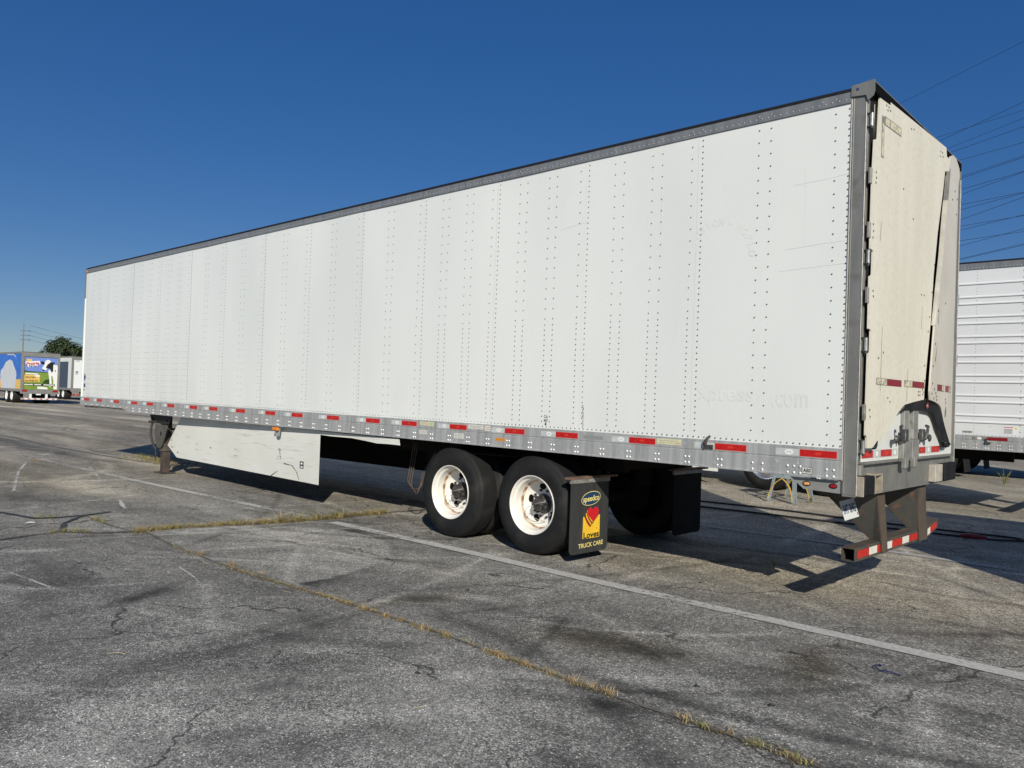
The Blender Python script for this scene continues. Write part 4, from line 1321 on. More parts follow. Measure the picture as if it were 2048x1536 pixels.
# black lining behind the fairing arch; its left run paints the fairing's shadow
ao = [(0.77, 1.606), (0.87, 1.650), (1.067, 1.674), (1.25, 1.694), (1.363, 1.700), (1.574, 1.686), (1.739, 1.665), (1.825, 1.637), (1.902, 1.567), (1.998, 1.467), (2.158, 1.321), (2.22, 1.300)]
ai = [(0.79, 1.585), (0.90, 1.610), (1.06, 1.612), (1.20, 1.612), (1.395, 1.614), (1.631, 1.600), (1.714, 1.576), (1.788, 1.519), (1.850, 1.46), (1.940, 1.400), (2.055, 1.319), (2.10, 1.280)]
mb = MB()
vs = []
for (y, z), (y2, z2) in zip(ao, ai):
    vs += [(0.066, y, z), (0.046, y2, z2)]
mb.add(vs, [(2 * i, 2 * i + 1, 2 * i + 3, 2 * i + 2) for i in range(len(ao) - 1)])
mb.prism([(0.04, 0.19, 1.30), (0.04, 0.20, 1.325), (0.04, 0.27, 1.365), (0.04, 0.265, 1.33), (0.04, 0.24, 1.305)], (0.015, 0, 0))
mb.bbox(0.02, 0.06, 2.05, 2.20, 1.275, 1.325, 0.01)
mb.build("fairing_lining_shade", m_arch, T, smooth=True)
MB().cyl((0.075, 1.42, 1.70), (0.075, 1.43, 1.655), 0.004, 6).dome((0.07, 1.43, 1.648), X, 0.022, 0.012, 8).build("pull_tag", m_maroon_f, T)
# underride guard
mb = MB()
legs = [(0.60, 0.78, 0.73, 0.85), (1.64, 1.87, 1.69, 1.92)]
for ya, yb, ya2, yb2 in legs:
    mb.mark()
    yo = yb
    mb.cur = 0
    # side plate, tapering forward
    mb.prism([(-0.055, ya2, 0.43), (-0.055, ya, 0.93), (-0.50, ya - .02, 0.93), (-0.12, ya2 - 0.01, 0.535)], (0, 0.008, 0))
    mb.cur = 1
    mb.prism([(-0.052, ya, 0.935), (-0.052, yb, 0.935), (-0.038, yb2, 0.43), (-0.038, ya2, 0.43)], (-0.010, 0, 0))
    mb.prism([(-0.505, ya - .02, 0.93), (-0.465, ya - .02, 0.93), (-0.10, ya2 - .01, 0.535), (-0.14, ya2 - .01, 0.535)], (0, 0.05, 0))
mb.build_each("guard_upright", [m_guard, m_rustbar], T)
mb = MB()
# hollow square bar, its right end kinked forward
ys = [(-0.060, 0.20), (-0.055, 0.83), (-0.055, 1.97), (-0.055, 2.29)]
z0, z1 = 0.428, 0.532
vs = []
zo = [0, 0, 0.004, 0.066]
for x, y in ys:
    dz = zo[len(vs) // 4]
    vs += [(x, y, z0 + dz), (x, y, z1 + dz - (0.02 if dz > .05 else 0)), (x - 0.105, y - 0.02, z1 + dz - (0.02 if dz > .05 else 0)), (x - 0.105, y - 0.02, z0 + dz)]
fs = []
for i in range(len(ys) - 1):
    for j in range(4):
        fs.append((4 * i + j, 4 * i + (j + 1) % 4, 4 * i + 4 + (j + 1) % 4, 4 * i + 4 + j))
mb.add(vs, fs)
w = 0.007
mb.cur = 0
x, y = ys[0]
for a, b_, c_, d_ in ((x, x - w, z0, z1), (x - .105 + w, x - .105, z0, z1)):
    mb.box(min(a, b_), max(a, b_), y - 0.022, y + .02, z0 + 0.001, z1 - 0.001)
mb.box(x - .105 + w, x - w, y - 0.022, y + .02, z1 - w, z1 - 0.001)
mb.box(x - .105 + w, x - w, y - 0.022, y + .02, z0 + 0.001, z0 + w)
mb.cur = 1
mb.poly([(x - w, y + 0.10, z0 + w), (x - w, y + 0.10, z1 - w), (x - .1, y + 0.08, z1 - w), (x - .1, y + 0.08, z0 + w)])
bar = mb.build("guard_bar", [m_rustbar, m_hole], T)
mb = MB()
def barx(y):
    for (x0, y0), (x1, y1) in zip(ys[:-1], ys[1:]):
        if y <= y1 or (x1, y1) == ys[-1]:
            return x0 + (x1 - x0) * (y - y0) / (y1 - y0) + 0.002
for a, b_, m in [(0.215, 0.47, 0), (0.47, 0.645, 1), (0.645, 0.770, 0), (0.880, 1.000, 1), (1.000, 1.262, 0), (1.262, 1.440, 1), (1.440, 1.690, 0), (1.690, 1.825, 1), (1.975, 2.060, 1), (2.060, 2.255, 0)]:
    mb.cur = m
    za, zb_ = max(0, (a - 1.97) / .32 * .056), max(0, (b_ - 1.97) / .32 * .056)
    if a in (0.215, 0.880, 1.975): mb.mark()
    mb.poly([(barx(a), a, 0.450 + za), (barx(b_), b_, 0.450 + zb_), (barx(b_), b_, 0.510 + zb_), (barx(a), a, 0.510 + za)])
mb.build_each("reflector_tape", [m_retr, m_retw], bar)
# licence plate hanging from a bracket, tilted
pc, pu, pv = Vector((-0.178, 0.355, 0.808)), Vector((0.0, 1.0, 0.03)).normalized(), Vector((-0.31, -0.02, 0.95)).normalized()
pn = pu.cross(pv).normalized()
mb = MB()
hw, hh = 0.150, 0.076
cs = [pc - pu * hw - pv * hh, pc + pu * hw - pv * hh, pc + pu * hw + pv * hh, pc - pu * hw + pv * hh]
mb.prism(cs, pn * 0.002)
mb.cur = 1
mb.text("34T 3HG", pc + pn * 0.004 + pv * 0.005, pu, pv, 0.25, 0.072, 0.02)
mb.cur = 2
mb.disc(pc + pn * 0.004 + pu * 0.13 - pv * 0.05, pu, pv, 0.008, 0.014, 8)
mb.build("licence_plate", [m_plate, m_blueink, m_lred], T)
# wheels, flaps
wheel_set(T, -3.245, W_)
wheel_set(T, -4.485, W_)
def mudflap(y0, art):
    mb = MB()
    xf = -2.66
    z0, z1 = 0.088, 0.83
    y1 = y0 + 0.61
    r = 0.05
    pts = [(xf, y0, z1), (xf, y0, z0 + r)]
    for k in range(1, 5): pts.append((xf, y0 + r - r * math.cos(k * math.pi / 8), z0 + r - r * math.sin(k * math.pi / 8)))
    for k in range(0, 5): pts.append((xf, y1 - r + r * math.sin(k * math.pi / 8), z0 + r - r * math.cos(k * math.pi / 8)))
    pts.append((xf, y1, z1))
    mb.prism(pts, (-0.008, 0, 0))
    f = mb.build("mudflap", m_flap if art else m_under, T)  # far flap takes the near-black colour, shade painted in
    mb = MB()
    mb.box(xf - 0.02, xf + 0.006, y0 - 0.002, y1 + .01, 0.783, 0.822)
    for yy in (y0 + .06, y0 + .3, y1 - .05): mb.dome((xf + 0.006, yy, 0.803), X, 0.010, 0.006, 8)
    mb.cur = 1
    mb.box(xf - 0.06, xf + 0.01, y0 - 0.03, y0 + 0.75, 0.8225, 0.845)
    mb.build("flap_hanger", [m_galv, M("brown_bar", (0.20, 0.12, 0.08), (0.12, 0.08, 0.06), sc=9, rough=0.7)], T)
    if not art: return
    xs = xf + 0.0
    def at(y, z, o=.001): return (xs + o, y, z)
    mb = MB()
    mb.cur = 0; mb.disc(at(0.246, 0.624, .001), Y, Z, 0.156, 0.069, 36, 0.10)
    mb.cur = 1; mb.disc(at(0.246, 0.624, .002), Y, Z, 0.150, 0.063, 36, 0.10)
    mb.cur = 0; mb.text("speedco", at(0.247, 0.616, .003), Y, Z, 0.262, 0.076, 0.016, 0.05)
    mb.build("oval_logo", [m_yell, m_navy], f)
    mb = MB()
    # rounded yellow envelope with a V notch
    a, b_, c_, d_ = 0.124, 0.400, 0.228, 0.455
    env = [(a, c_ + .015), (a + .004, c_ + .004), (a + .015, c_), (b_ - .015, c_), (b_ - .004, c_ + .004), (b_, c_ + .015), (b_, d_ - .012), (b_ - .006, d_), (b_ - .02, d_ - .004), (0.240, 0.335), (a + .022, d_ - .012), (a + .012, d_ - .002), (a + .003, d_ - .012)]
    mb.cur = 0; mb.poly([at(y, z, .001) for y, z in env])
    def band(pl, w, m, o):
        mb.cur = m
        mb.poly([at(y, z, o) for y, z in pl] + [at(y + w, z + w * .45, o) for y, z in pl[::-1]])
    band([(0.150, 0.452), (0.158, 0.425), (0.185, 0.385), (0.235, 0.338)], 0.020, 2, .002)
    band([(0.166, 0.478), (0.172, 0.450), (0.197, 0.412), (0.250, 0.358)], 0.014, 0, .0025)
    band([(0.178, 0.490), (0.186, 0.462), (0.212, 0.424), (0.263, 0.372)], 0.008, 2, .003)
    band([(0.184, 0.505), (0.192, 0.475), (0.218, 0.437), (0.270, 0.382)], 0.012, 0, .0035)
    mb.cur = 1
    hp = []
    for i in range(40):
        t = 2 * math.pi * i / 40
        hx = 16 * math.sin(t) ** 3
        hy = 13 * math.cos(t) - 5 * math.cos(2 * t) - 2 * math.cos(3 * t) - math.cos(4 * t)
        hp.append(at(0.284 + hx * 0.0058 - (hy * 0.0004), 0.468 + hy * 0.0056, .004))
    mb.poly(hp)
    mb.cur = 3
    mb.text("Loves", at(0.262, 0.264, .005), Y, Z, 0.250, 0.062, 0.022, 0.02)
    mb.cur = 1
    mb.poly([at(0.345, 0.312, .005), at(0.338, 0.322, .005), at(0.342, 0.328, .005), at(0.346, 0.323, .005), at(0.350, 0.328, .005), at(0.354, 0.322, .005)])
    mb.build("heart_logo", [m_yel, m_lred, m_dred, m_ink], f)
    mb = MB()
    mb.text("TRUCK CARE", at(0.263, 0.166, .001), Y, Z, 0.40, 0.045, 0.010, 0.02)
    mb.build("flap_lettering", m_yell, f)
mudflap(-0.073, True)
mudflap(1.78, False)
# landing gear
mb = MB()
YG = 0.20
lx = -12.38
for s_, yy in ((1, YG), (-1, W_ - YG)):
    mb.mark()
    mb.cur = 0
    mb.bbox(lx - 0.085, lx + 0.085, yy - 0.07, yy + 0.07, 0.44, 1.06, 0.006)
    mb.cur = 1
    mb.bbox(lx - 0.072, lx + 0.072, yy - 0.06, yy + 0.06, 0.02, 0.44, 0.006)
    mb.bbox(lx - 0.17, lx + 0.17, yy - 0.13, yy + 0.13, 0.004, 0.02, 0.004)
    mb.cur = 0
    mb.bbox(lx - 0.092, lx + 0.092, yy - 0.078, yy + 0.078, 0.40, 0.46, 0.006)
g_ = mb.build_each("landing_gear_leg", [m_gearsteel, M("rusty_inner_leg", (0.09, 0.065, 0.045), (0.045, 0.038, 0.034), sc=7, rough=0.75)], T)
mb = MB()
yy = YG - 0.083
mb.prism([(lx - 0.52, yy, 1.06), (lx + 0.42, yy, 1.06), (lx + 0.30, yy, 0.90), (lx - 0.42, yy, 0.90)], (0, -0.012, 0))
mb.cur = 1
pl = [(lx - 0.21, 0.885), (lx + 0.25, 0.885), (lx + 0.29, 0.86), (lx + 0.10, 0.53), (lx + 0.05, 0.47), (lx - 0.05, 0.455), (lx - 0.12, 0.48), (lx - 0.22, 0.58), (lx - 0.25, 0.84)]
mb.prism([(x, yy - 0.013, z) for x, z in pl], (0, -0.014, 0))
mb.cur = 2
for x, z, rx, rz in ((lx + .03, .72, .026, .045), (lx - .37, .97, .03, .05), (lx + 0.24, .965, .025, .03)):
    mb.disc((x, yy - (0.0275 if z < .9 else 0.0125), z), X, Z, rx, rz, 14)
gp = mb.build("gear_plate", [m_black, M("gear_plate_grey", (0.105, 0.10, 0.088), (0.075, 0.070, 0.06), sc=9, rough=0.6), m_hole], T)
mb = MB()
mb.tube([(lx - .36, yy - .03, .90), (lx - .37, yy - .04, .78), (lx - .38, yy - .04, .68), (lx - .30, yy - .04, .56), (lx - .20, yy - .04, .47), (lx - .14, yy - .03, .42)], .022, 8)
mb.tube([(lx - .14, yy - .03, .47), (lx - .16, yy - .03, .30), (lx - .15, yy - .03, .22)], .012, 6)
mb.cyl((lx - .16, yy - .04, .92), (lx - .46, yy - .04, .92), .022, 8)
mb.build("crank_arm", M("dark_brown_steel", (0.045, 0.035, 0.028), rough=0.7), T, smooth=True, auto=40)
MB().box(lx - 0.03, lx + 0.03, YG + 0.1, W_ - YG - .1, 0.60, 0.66).cyl((lx, .2, .8), (lx, W_ - .2, .8), .02).build("gear_cross_shaft", m_under, T)
# side skirt (torn: the rear part keeps only its upper strip)
k = -0.16 / 5.8
def sy_(x): return 0.2 + (x + 13) * k
mb = MB()
def sk(x, z, o=0.0): return (x, sy_(x) + o, z)
top = [(-11.72, 1.052), (-11.0, 1.052), (-10, 1.052), (-9, 1.052), (-8, 1.052), (-7.165, 1.052)]
bot = [(-7.165, 0.314), (-8.3, 0.318), (-9.6, 0.322), (-10.7, 0.325), (-11.844, 0.327), (-12.26, 0.519)]
pts = top + bot
n = len(pts)
vs = [sk(x, z) for x, z in pts]
mb.prism(vs, (0, 0.006, 0))
s1 = mb.build("side_skirt", m_skirt, T)
mb = MB()
mb.prism([sk(-7.16, 1.05), sk(-5.40, 1.05), sk(-5.38, 0.975), (-5.62, sy_(-5.62), 0.975), (-5.85, sy_(-5.85), 0.968), (-6.1, sy_(-6.1), 0.985), (-6.4, sy_(-6.4), 1.0), (-6.9, sy_(-6.9), 0.995), (-7.16, sy_(-7.16), 1.0)], (0, 0.006, 0))
mb.build("torn_skirt_strip", m_skirt, T)
MB().prism([(-12.0, 2.42, 1.07), (-5.3, 2.50, 1.07), (-5.3, 2.50, 0.36), (-11.7, 2.42, 0.33), (-12.2, 2.42, 0.52)], (0, 0.006, 0)).build("side_skirt", m_under, T)  # far skirt coloured near black to stand in for its shaded inner face
mb = MB()
mb.cur = 0
for x, z in ((-11.03, .57), (-9.6, .58), (-8.24, .67)):
    for dx, dz in ((-.06, -.05), (.06, -.05), (-.06, .05), (.06, .05)):
        mb.disc(sk(x + dx * .6, z + dz, -.002), X, Z, .012, .008, 8)
for x, z in ((-12.1, .62), (-12.05, .50), (-10.5, .59), (-11.8, .42)):
    mb.disc(sk(x, z, -.002), X, Z, .02, .012, 8)
for (x0, z0, x1, z1) in ((-8.24, .74, -8.2, .57), (-8.46, .32, -8.27, .41), (-7.87, .52, -7.74, .44), (-7.74, .44, -7.66, .33), (-8.1, .53, -7.87, .52)):
    d = Vector((x1 - x0, 0, z1 - z0)).normalized()
    nn_ = Vector((-d.z, 0, d.x)) * 0.008
    a, b_ = Vector(sk(x0, z0, -.002)), Vector(sk(x1, z1, -.002))
    mb.poly([a + nn_, b_ + nn_ * .3, b_ - nn_ * .3, a - nn_])
mb.cur = 1
for i in range(8):
    z = 0.72 + i * 0.03
    x0 = -8.7 + random.uniform(-.2, .3)
    mb.poly([sk(x0, z, -.002), sk(x0 + random.uniform(.5, 1.1), z + .01, -.002), sk(x0 + .5, z + random.uniform(.006, .012), -.002)])
mb.cur = 2
mb.poly([sk(-7.66, .50, -.002), sk(-7.56, .50, -.002), sk(-7.56, .60, -.002), sk(-7.66, .60, -.002)])
mb.cur = 1
mb.disc(sk(-7.61, .57, -.003), X, Z, .028, .018, 10)
mb.poly([sk(-7.64, .51, -.003), sk(-7.58, .51, -.003), sk(-7.58, .535, -.003), sk(-7.64, .535, -.003)])
mb.build("skirt_marks", [m_hole, m_ghost2, m_ink], s1)
mb = MB()
mb.bbox(-8.28, -8.13, -0.050, -0.012, 1.000, 1.052, 0.010)
mb.cur = 1
mb.prism([(-8.26, -0.005, 1.045), (-8.13, -0.005, 1.045), (-8.15, -0.005, .93), (-8.20, -0.005, .915), (-8.25, -0.005, .93)], (0, .01, 0))
mb.build("marker_light", [m_amber, m_alu], T, smooth=False)
mb = MB()
for k_ in range(3):
    o = k_ * .04
    mb.tube(sm_([(-5.72 + o, .5, 1.0), (-5.74 + o, .45, .62), (-5.70 + o, .40, .50 - o * .6), (-5.58 + o, .38, .42 - o * .8), (-5.46, .40, .44), (-5.45 - o, .5, .60), (-5.40, .6, .9)]), .0055, 5)
mb.build("air_line", [m_bronze], T, smooth=True)
mb = MB()
mb.tube([(-4.75, 0.12, .97), (-4.2, 0.10, .965), (-3.6, .12, .97)], .008, 6)
mb.build("brake_line", m_under, T, smooth=True)

# ------------------------------------------------------------------ ribbed white trailers
m_rib = M("ribbed_white", (0.72, 0.735, 0.735), (0.68, 0.70, 0.70), sc=1.5, rough=0.4)
m_rimalu = M("polished_rim", (0.75, 0.76, 0.76), rough=0.22, metal=0.9)
def ribbed(loc, label):
    U = empty("semitrailer", loc)
    tag(U, label, "trailer", "ribbed trailers")
    zt, zb = 3.925, 1.25
    ribs = [3.673, 3.459, 3.350, 3.140, 3.031, 2.820, 2.716, 2.511, 2.407, 2.195, 2.088, 1.875, 1.765, 1.554, 1.447]
    prof = [(0.03, zt), (0.0, zt)]
    for z in ribs:
        prof += [(0.0, z + 0.032), (-0.016, z + 0.020), (-0.016, z + 0.004), (0.0, z - 0.008)]
    prof += [(0.0, zb), (0.03, zb)]
    sp = MB().profile_x(prof, -L_ + .02, SILLX).build("side_panel", m_rib, U)
    mb = MB()
    for x in (-1.02, -2.24, -3.46, -4.68, -5.9, -7.12, -8.3, -9.5):
        z = 1.30
        while z < 3.9:
            if not any(z - 0.03 < r_ < z + 0.02 for r_ in ribs): mb.dome((x, 0, z), -Y, 0.006, 0.004, 6)
            z += 0.0515
    z = 1.33
    for x in (-0.38, -1.6, -2.85):
        z = 1.33
        while z < 3.9:
            mb.dome((x, 0, z), -Y, 0.008, 0.005, 6); z += 0.105
    x = -0.12
    while x > -10: mb.dome((x, 0, 1.265), -Y, 0.006, 0.004, 6); x -= 0.053
    mb.build("rivets", m_rivet, sp, smooth=True)
    mb = MB()
    mb.cur = 0; mb.box(-1.18, -1.04, -0.001, -0.0002, 1.283, 1.315)
    mb.cur = 1; mb.box(-0.61, -0.40, -0.001, -0.0002, 1.285, 1.41)
    mb.cur = 2; mb.box(-0.60, -0.47, -0.0014, -0.001, 1.39, 1.402)
    mb.cur = 3
    for i in range(5): mb.box(-0.60, -0.48, -0.0014, -0.001, 1.30 + i * .016, 1.308 + i * .016)
    mb.cur = 4; mb.poly([(-0.46, -0.0015, 1.37), (-0.41, -0.0015, 1.37), (-0.435, -0.0015, 1.405)])
    mb.cur = 5; mb.disc((-0.79, -0.001, 1.40), X, Z, .012, .01, 10)
    mb.build("sticker", [m_stain, m_pale, m_lred, m_inkg, m_yel, m_silver], sp)
    MB().box(-L_ + 0.04, -0.11, W_ - 0.02, W_, 1.25, 3.93).build("far_side_panel", m_white, U)
    MB().box(-L_, -L_ + 0.03, 0.0, W_, 1.07, 4.0).build("front_wall", m_white, U)
    MB().box(-L_ + 0.01, -0.02, 0.02, W_ - 0.02, 4.025, 4.04).build("roof", m_roof, U)
    mb = MB()
    mb.profile_x([(-0.012, 3.918), (-0.012, 4.018), (0.03, 4.045), (0.05, 4.045), (0.05, 3.918)], -L_ + 0.01, SILLX)
    mb.cur = 1
    mb.profile_x([(-0.014, 4.02), (0.02, 4.052), (0.05, 4.052), (0.05, 4.046), (0.03, 4.046), (-0.011, 4.019)], -L_ + 0.01, SILLX)
    mb.cur = 2
    x = -.15
    while x > -8: mb.dome((x, -0.012, 3.94), -Y, 0.006, 0.004, 6); x -= 0.0525
    mb.build("top_rail", [m_topalu, m_dark, m_bolt], U)
    mb = MB()
    mb.profile_x([(-0.010, 1.252), (-0.018, 1.248), (-0.018, 1.178), (-0.012, 1.174), (-0.012, 1.168), (-0.022, 1.164), (-0.022, 1.040), (-0.034, 1.034), (-0.034, 1.018), (0.03, 1.018), (0.03, 1.252)], -L_, SILLX)
    rl = mb.build("bottom_rail", m_alu, U)
    mb = MB()
    x = -0.35
    while x > -9:
        for a in (0, .036):
            for b_ in (0, .052): mb.dome((x + a, -0.022, 1.052 + b_), -Y, 0.0105, 0.009, 8)
        x -= 0.164
    mb.build("bolts", m_bolt, rl, smooth=True)
    mb = MB()
    x = -0.54
    while x > -15.5:
        mb.mark()
        mb.cur = 0; mb.box(x - 0.50, x - 0.28, -0.0192, -0.018, 1.180, 1.230)
        mb.cur = 1; mb.disc((x - .39, -0.0198, 1.205), -X, Z, .034, .02, 14)
        mb.cur = 2; mb.box(x - 0.28, x, -0.0196, -0.018, 1.180, 1.230)
        x -= 1.1
    mb.build_each("reflector_tape", [m_stain, m_pale, m_maroon], rl)
    MB().bbox(-0.845, -0.77, -0.05, -0.022, 1.12, 1.155, .003).cyl((-0.825, -.04, 1.12), (-0.825, -.045, 1.21), .01).build("door_holdback", m_iron, U)
    mb = MB()
    mb.bbox(-0.108, 0, -0.016, 0.05, 0.955, 4.045).bbox(-0.108, 0, W_ - .05, W_ + .016, 0.955, 4.045)
    mb.bbox(-0.1, -0.01, 0.05, W_ - .05, 0.95, 1.19).bbox(-0.1, 0.0, 0.05, W_ - .05, 3.93, 4.05)
    mb.build("rear_frame", m_frame, U)
    for y0 in (0.06, 1.29):
        MB().bbox(-0.05, -0.01, y0, y0 + 1.22, 1.20, 3.92).build("door", m_door, U)
    mb = MB().box(-L_ + 0.05, -0.12, 0.03, W_ - 0.03, 1.13, 1.17)
    mb.box(-6.6, -0.6, 0.72, 0.80, 0.82, 1.10).box(-6.6, -0.6, W_ - 0.80, W_ - 0.72, 0.82, 1.10)
    mb.build("underframe", m_under, U)
    mb = MB()
    for yy in (.62, 1.75): mb.box(-0.30, -0.06, yy, yy + .1, .5, .95)
    mb.box(-.12, -.02, .2, 2.37, .42, .52)
    mb.build("underride_guard", m_rustbar, U)
    wheel_set(U, -3.30, W_, True, m_rimalu)
    wheel_set(U, -4.53, W_, True, m_rimalu)
    for y0 in (0.0, 1.95):
        mb = MB()
        mb.prism([(-2.7, y0, .86), (-2.7, y0 + .58, .86), (-2.62, y0 + .60, .12), (-2.62, y0 + .02, .12)], (-0.01, 0, 0))
        mb.build("mudflap", m_dark, U)
    mb = MB()
    mb.prism([(-12.1, 0.08, 1.02), (-5.55, 0.08, 1.02), (-5.55, 0.05, .26), (-11.6, 0.05, .26), (-12.1, .06, .5)], (0, .008, 0))
    mb.build("side_skirt", m_skirt, U)
    mb = MB()
    for yy in (.35, W_ - .35):
        mb.bbox(-12.6, -12.44, yy - .07, yy + .07, .02, 1.1).bbox(-12.68, -12.36, yy - .12, yy + .12, .004, .02)
    mb.build("landing_gear", m_gearsteel, U)
    return U
U1 = ribbed((-0.15, 8.30, 0), "white ribbed box trailer with grey top rail at the right edge, beyond the big trailer")
U2 = copy_tree(U1)
U2.location = (-0.55, 16.10, 0)
U2["label"] = "farthest parked trailer, only wheels and mudflap showing under the ribbed one"
U3 = copy_tree(U1)
U3.location = (3.30 + L_, 0.42, 0)
U3["label"] = "white trailer past the right edge, its shadow falling behind the rusty bumper"
U3["group"] = "ribbed trailers"

# ------------------------------------------------------------------ steel stand, hose, litter
m_st = M("galvanised_stand", (0.34, 0.40, 0.42), (0.24, 0.29, 0.31), sc=8, rough=0.45, metal=0.3)
m_sty = M("worn_yellow_paint", (0.62, 0.38, 0.05), (0.45, 0.28, 0.06), sc=16, rough=0.6)
St = empty("trailer_stand", (-3.64, 7.0, 0))
tag(St, "grey steel support stand with yellow curved braces under the ribbed trailer", "stand")
feet = {'a': (-0.20, -0.36), 'b': (0.22, -0.32), 'c': (-0.19, 0.31), 'd': (0.19, 0.45)}
tops = {'a': (-0.09, -0.20), 'b': (0.14, -0.20), 'c': (-0.09, 0.20), 'd': (0.12, 0.22)}
HT = 0.86
def legp(k_, t): 
    f, tt = feet[k_], tops[k_]
    return Vector((f[0] + (tt[0] - f[0]) * t, f[1] + (tt[1] - f[1]) * t, HT * t))
for k_ in 'abcd':
    mb = MB()
    p0, p1 = legp(k_, 0), legp(k_, 1)
    for dx, dy, wx_, wy_ in ((0, 0, .055, .004), (.0 if k_ in 'ac' else .051, 0, .004, .055)):
        vs = []
        for p in (p0, p1):
            vs += [p + Vector((dx, dy, 0)), p + Vector((dx + wx_, dy, 0)), p + Vector((dx + wx_, dy + wy_, 0)), p + Vector((dx, dy + wy_, 0))]
        mb.add(vs, [(0, 3, 2, 1), (4, 5, 6, 7), (0, 1, 5, 4), (1, 2, 6, 5), (2, 3, 7, 6), (3, 0, 4, 7)])
    mb.build("leg", m_st, St)
for a, b_ in (('a', 'b'), ('c', 'd'), ('a', 'c'), ('b', 'd')):
    mb = MB()
    p, q_ = legp(a, .47), legp(b_, .47)
    p2, q2 = legp(a, .53), legp(b_, .53)
    d = (q_ - p).cross(Z).normalized() * 0.004
    mb.add([p - d, q_ - d, q2 - d, p2 - d, p + d, q_ + d, q2 + d, p2 + d], [(0, 3, 2, 1), (4, 5, 6, 7), (0, 1, 5, 4), (1, 2, 6, 5), (2, 3, 7, 6), (3, 0, 4, 7)])
    mb.build("cross_rail", m_st, St)
for a, b_ in (('a', 'b'), ('c', 'd')):
    for s_, (u_, w_) in enumerate(((a, b_), (b_, a))):
        mb = MB()
        f0 = legp(u_, 0.04)
        mid = (legp(a, .46) + legp(b_, .46)) / 2
        pts = []
        for i in range(9):
            t = i / 8
            pos = f0.lerp(mid, t)
            bul = math.sin(math.pi * t) * 0.045
            dirx = 1 if u_ in 'bd' else -1
            pts.append(pos + Vector((dirx * bul * .8, 0, bul)))
        vs = []
        for p in pts: vs += [p + Vector((0, -.022, 0)), p + Vector((0, .022, 0)), p + Vector((0, .022, .012)), p + Vector((0, -.022, .012))]
        fs = []
        for i in range(8):
            for j in range(4): fs.append((4 * i + j, 4 * i + (j + 1) % 4, 4 * i + 4 + (j + 1) % 4, 4 * i + 4 + j))
        mb.add(vs, fs)
        mb.build("brace", m_sty, St)
MB().bbox(-0.13, 0.19, -0.24, 0.27, HT - .01, HT + .02).cyl((0.03, 0, HT), (0.03, 0, .97), .03).build("top_plate", m_st, St)

mb = MB()
def sm(pts, n=6):
    out = []
    P = [Vector(p) for p in pts]
    for i in range(len(P) - 1):
        p0, p1, p2, p3 = P[max(i - 1, 0)], P[i], P[i + 1], P[min(i + 2, len(P) - 1)]
        for k_ in range(n):
            t = k_ / n
            out.append(0.5 * ((2 * p1) + (p2 - p0) * t + (2 * p0 - 5 * p1 + 4 * p2 - p3) * t * t + (3 * p1 - p0 - 3 * p2 + p3) * t ** 3))
    out.append(P[-1])
    return out
hz = 0.016
hp = [(-9.0, 5.3), (-7, 5.45), (-4.52, 5.53), (-3.67, 5.66), (-2.88, 5.71), (-1.96, 5.68), (-0.97, 5.74), (-0.59, 5.77), (-0.27, 5.84), (-0.02, 5.80), (0.02, 5.66), (-0.20, 5.46), (-0.32, 5.40)]
mb.tube(sm([(a, b_, hz) for a, b_ in hp]), 0.014, 8)
hp2 = [(-0.60, 5.36), (-0.75, 5.33), (-0.9, 5.31), (-1.8, 5.19), (-2.58, 5.09), (-3.34, 5.02), (-4.16, 4.92), (-6.5, 4.8), (-8.5, 4.9)]
mb.tube(sm([(a, b_, hz) for a, b_ in hp2]), 0.014, 8)
HO = mb.build("air_hose", m_black, None, smooth=True)
tag(HO, "black air hose lying in two long runs across the ground beyond the big trailer", "hose")
MB().tube([(-0.31, 5.40, .03), (-0.42, 5.37, .034), (-0.52, 5.36, .034), (-0.61, 5.36, .028)], [.018, .032, .032, .02], 10).build("grip", M("dark_red_grip", (0.22, 0.015, 0.02), rough=0.4), HO, smooth=True)
mb = MB()
mb.tube(sm([(0.47, -0.84, .004), (0.46, -0.89, .010), (0.50, -0.95, .008), (0.56, -0.95, .012), (0.63, -0.94, .004)]), 0.004, 6)
mb.tube([(0.47, -0.84, .006), (0.49, -0.845, .006)], .006, 6)
tag(mb.build("cable_tie", M("dark_blue_plastic", (0.015, 0.02, 0.09), rough=0.4), None, smooth=True), "small curled dark blue plastic tie on the asphalt near the right edge", "litter")
m_paper = M("paper_white", (0.75, 0.75, 0.73), rough=0.7)
def scrap(x, y, a, b_, ang, lab):
    mb = MB()
    c, s_ = math.cos(ang), math.sin(ang)
    pts = [(-a, -b_, .002), (0, -b_ * .8, .02 * (a * 8)), (a, -b_, .003), (a * .9, b_, .006), (0, b_, .015), (-a, b_ * .9, .004)]
    pts = [(x + u * c - v * s_, y + u * s_ + v * c, z) for u, v, z in pts]
    mb.add(pts, [(0, 1, 4, 5), (1, 2, 3, 4)])
    tag(mb.build("paper_scrap", m_paper), lab, "litter")
scrap(-26.8, 3.35, .22, .12, 1.4, "white paper scrap far off, right of two on the distant asphalt")
scrap(-27.3, 3.0, .12, .07, 1.2, "smaller white scrap far off, left of the bigger one")
scrap(-7.88, -3.24, .05, .02, 1.2, "thin white scrap lying between the sealed cracks at left")
m_twig = M("straw_twig", (0.55, 0.44, 0.26), rough=0.8)
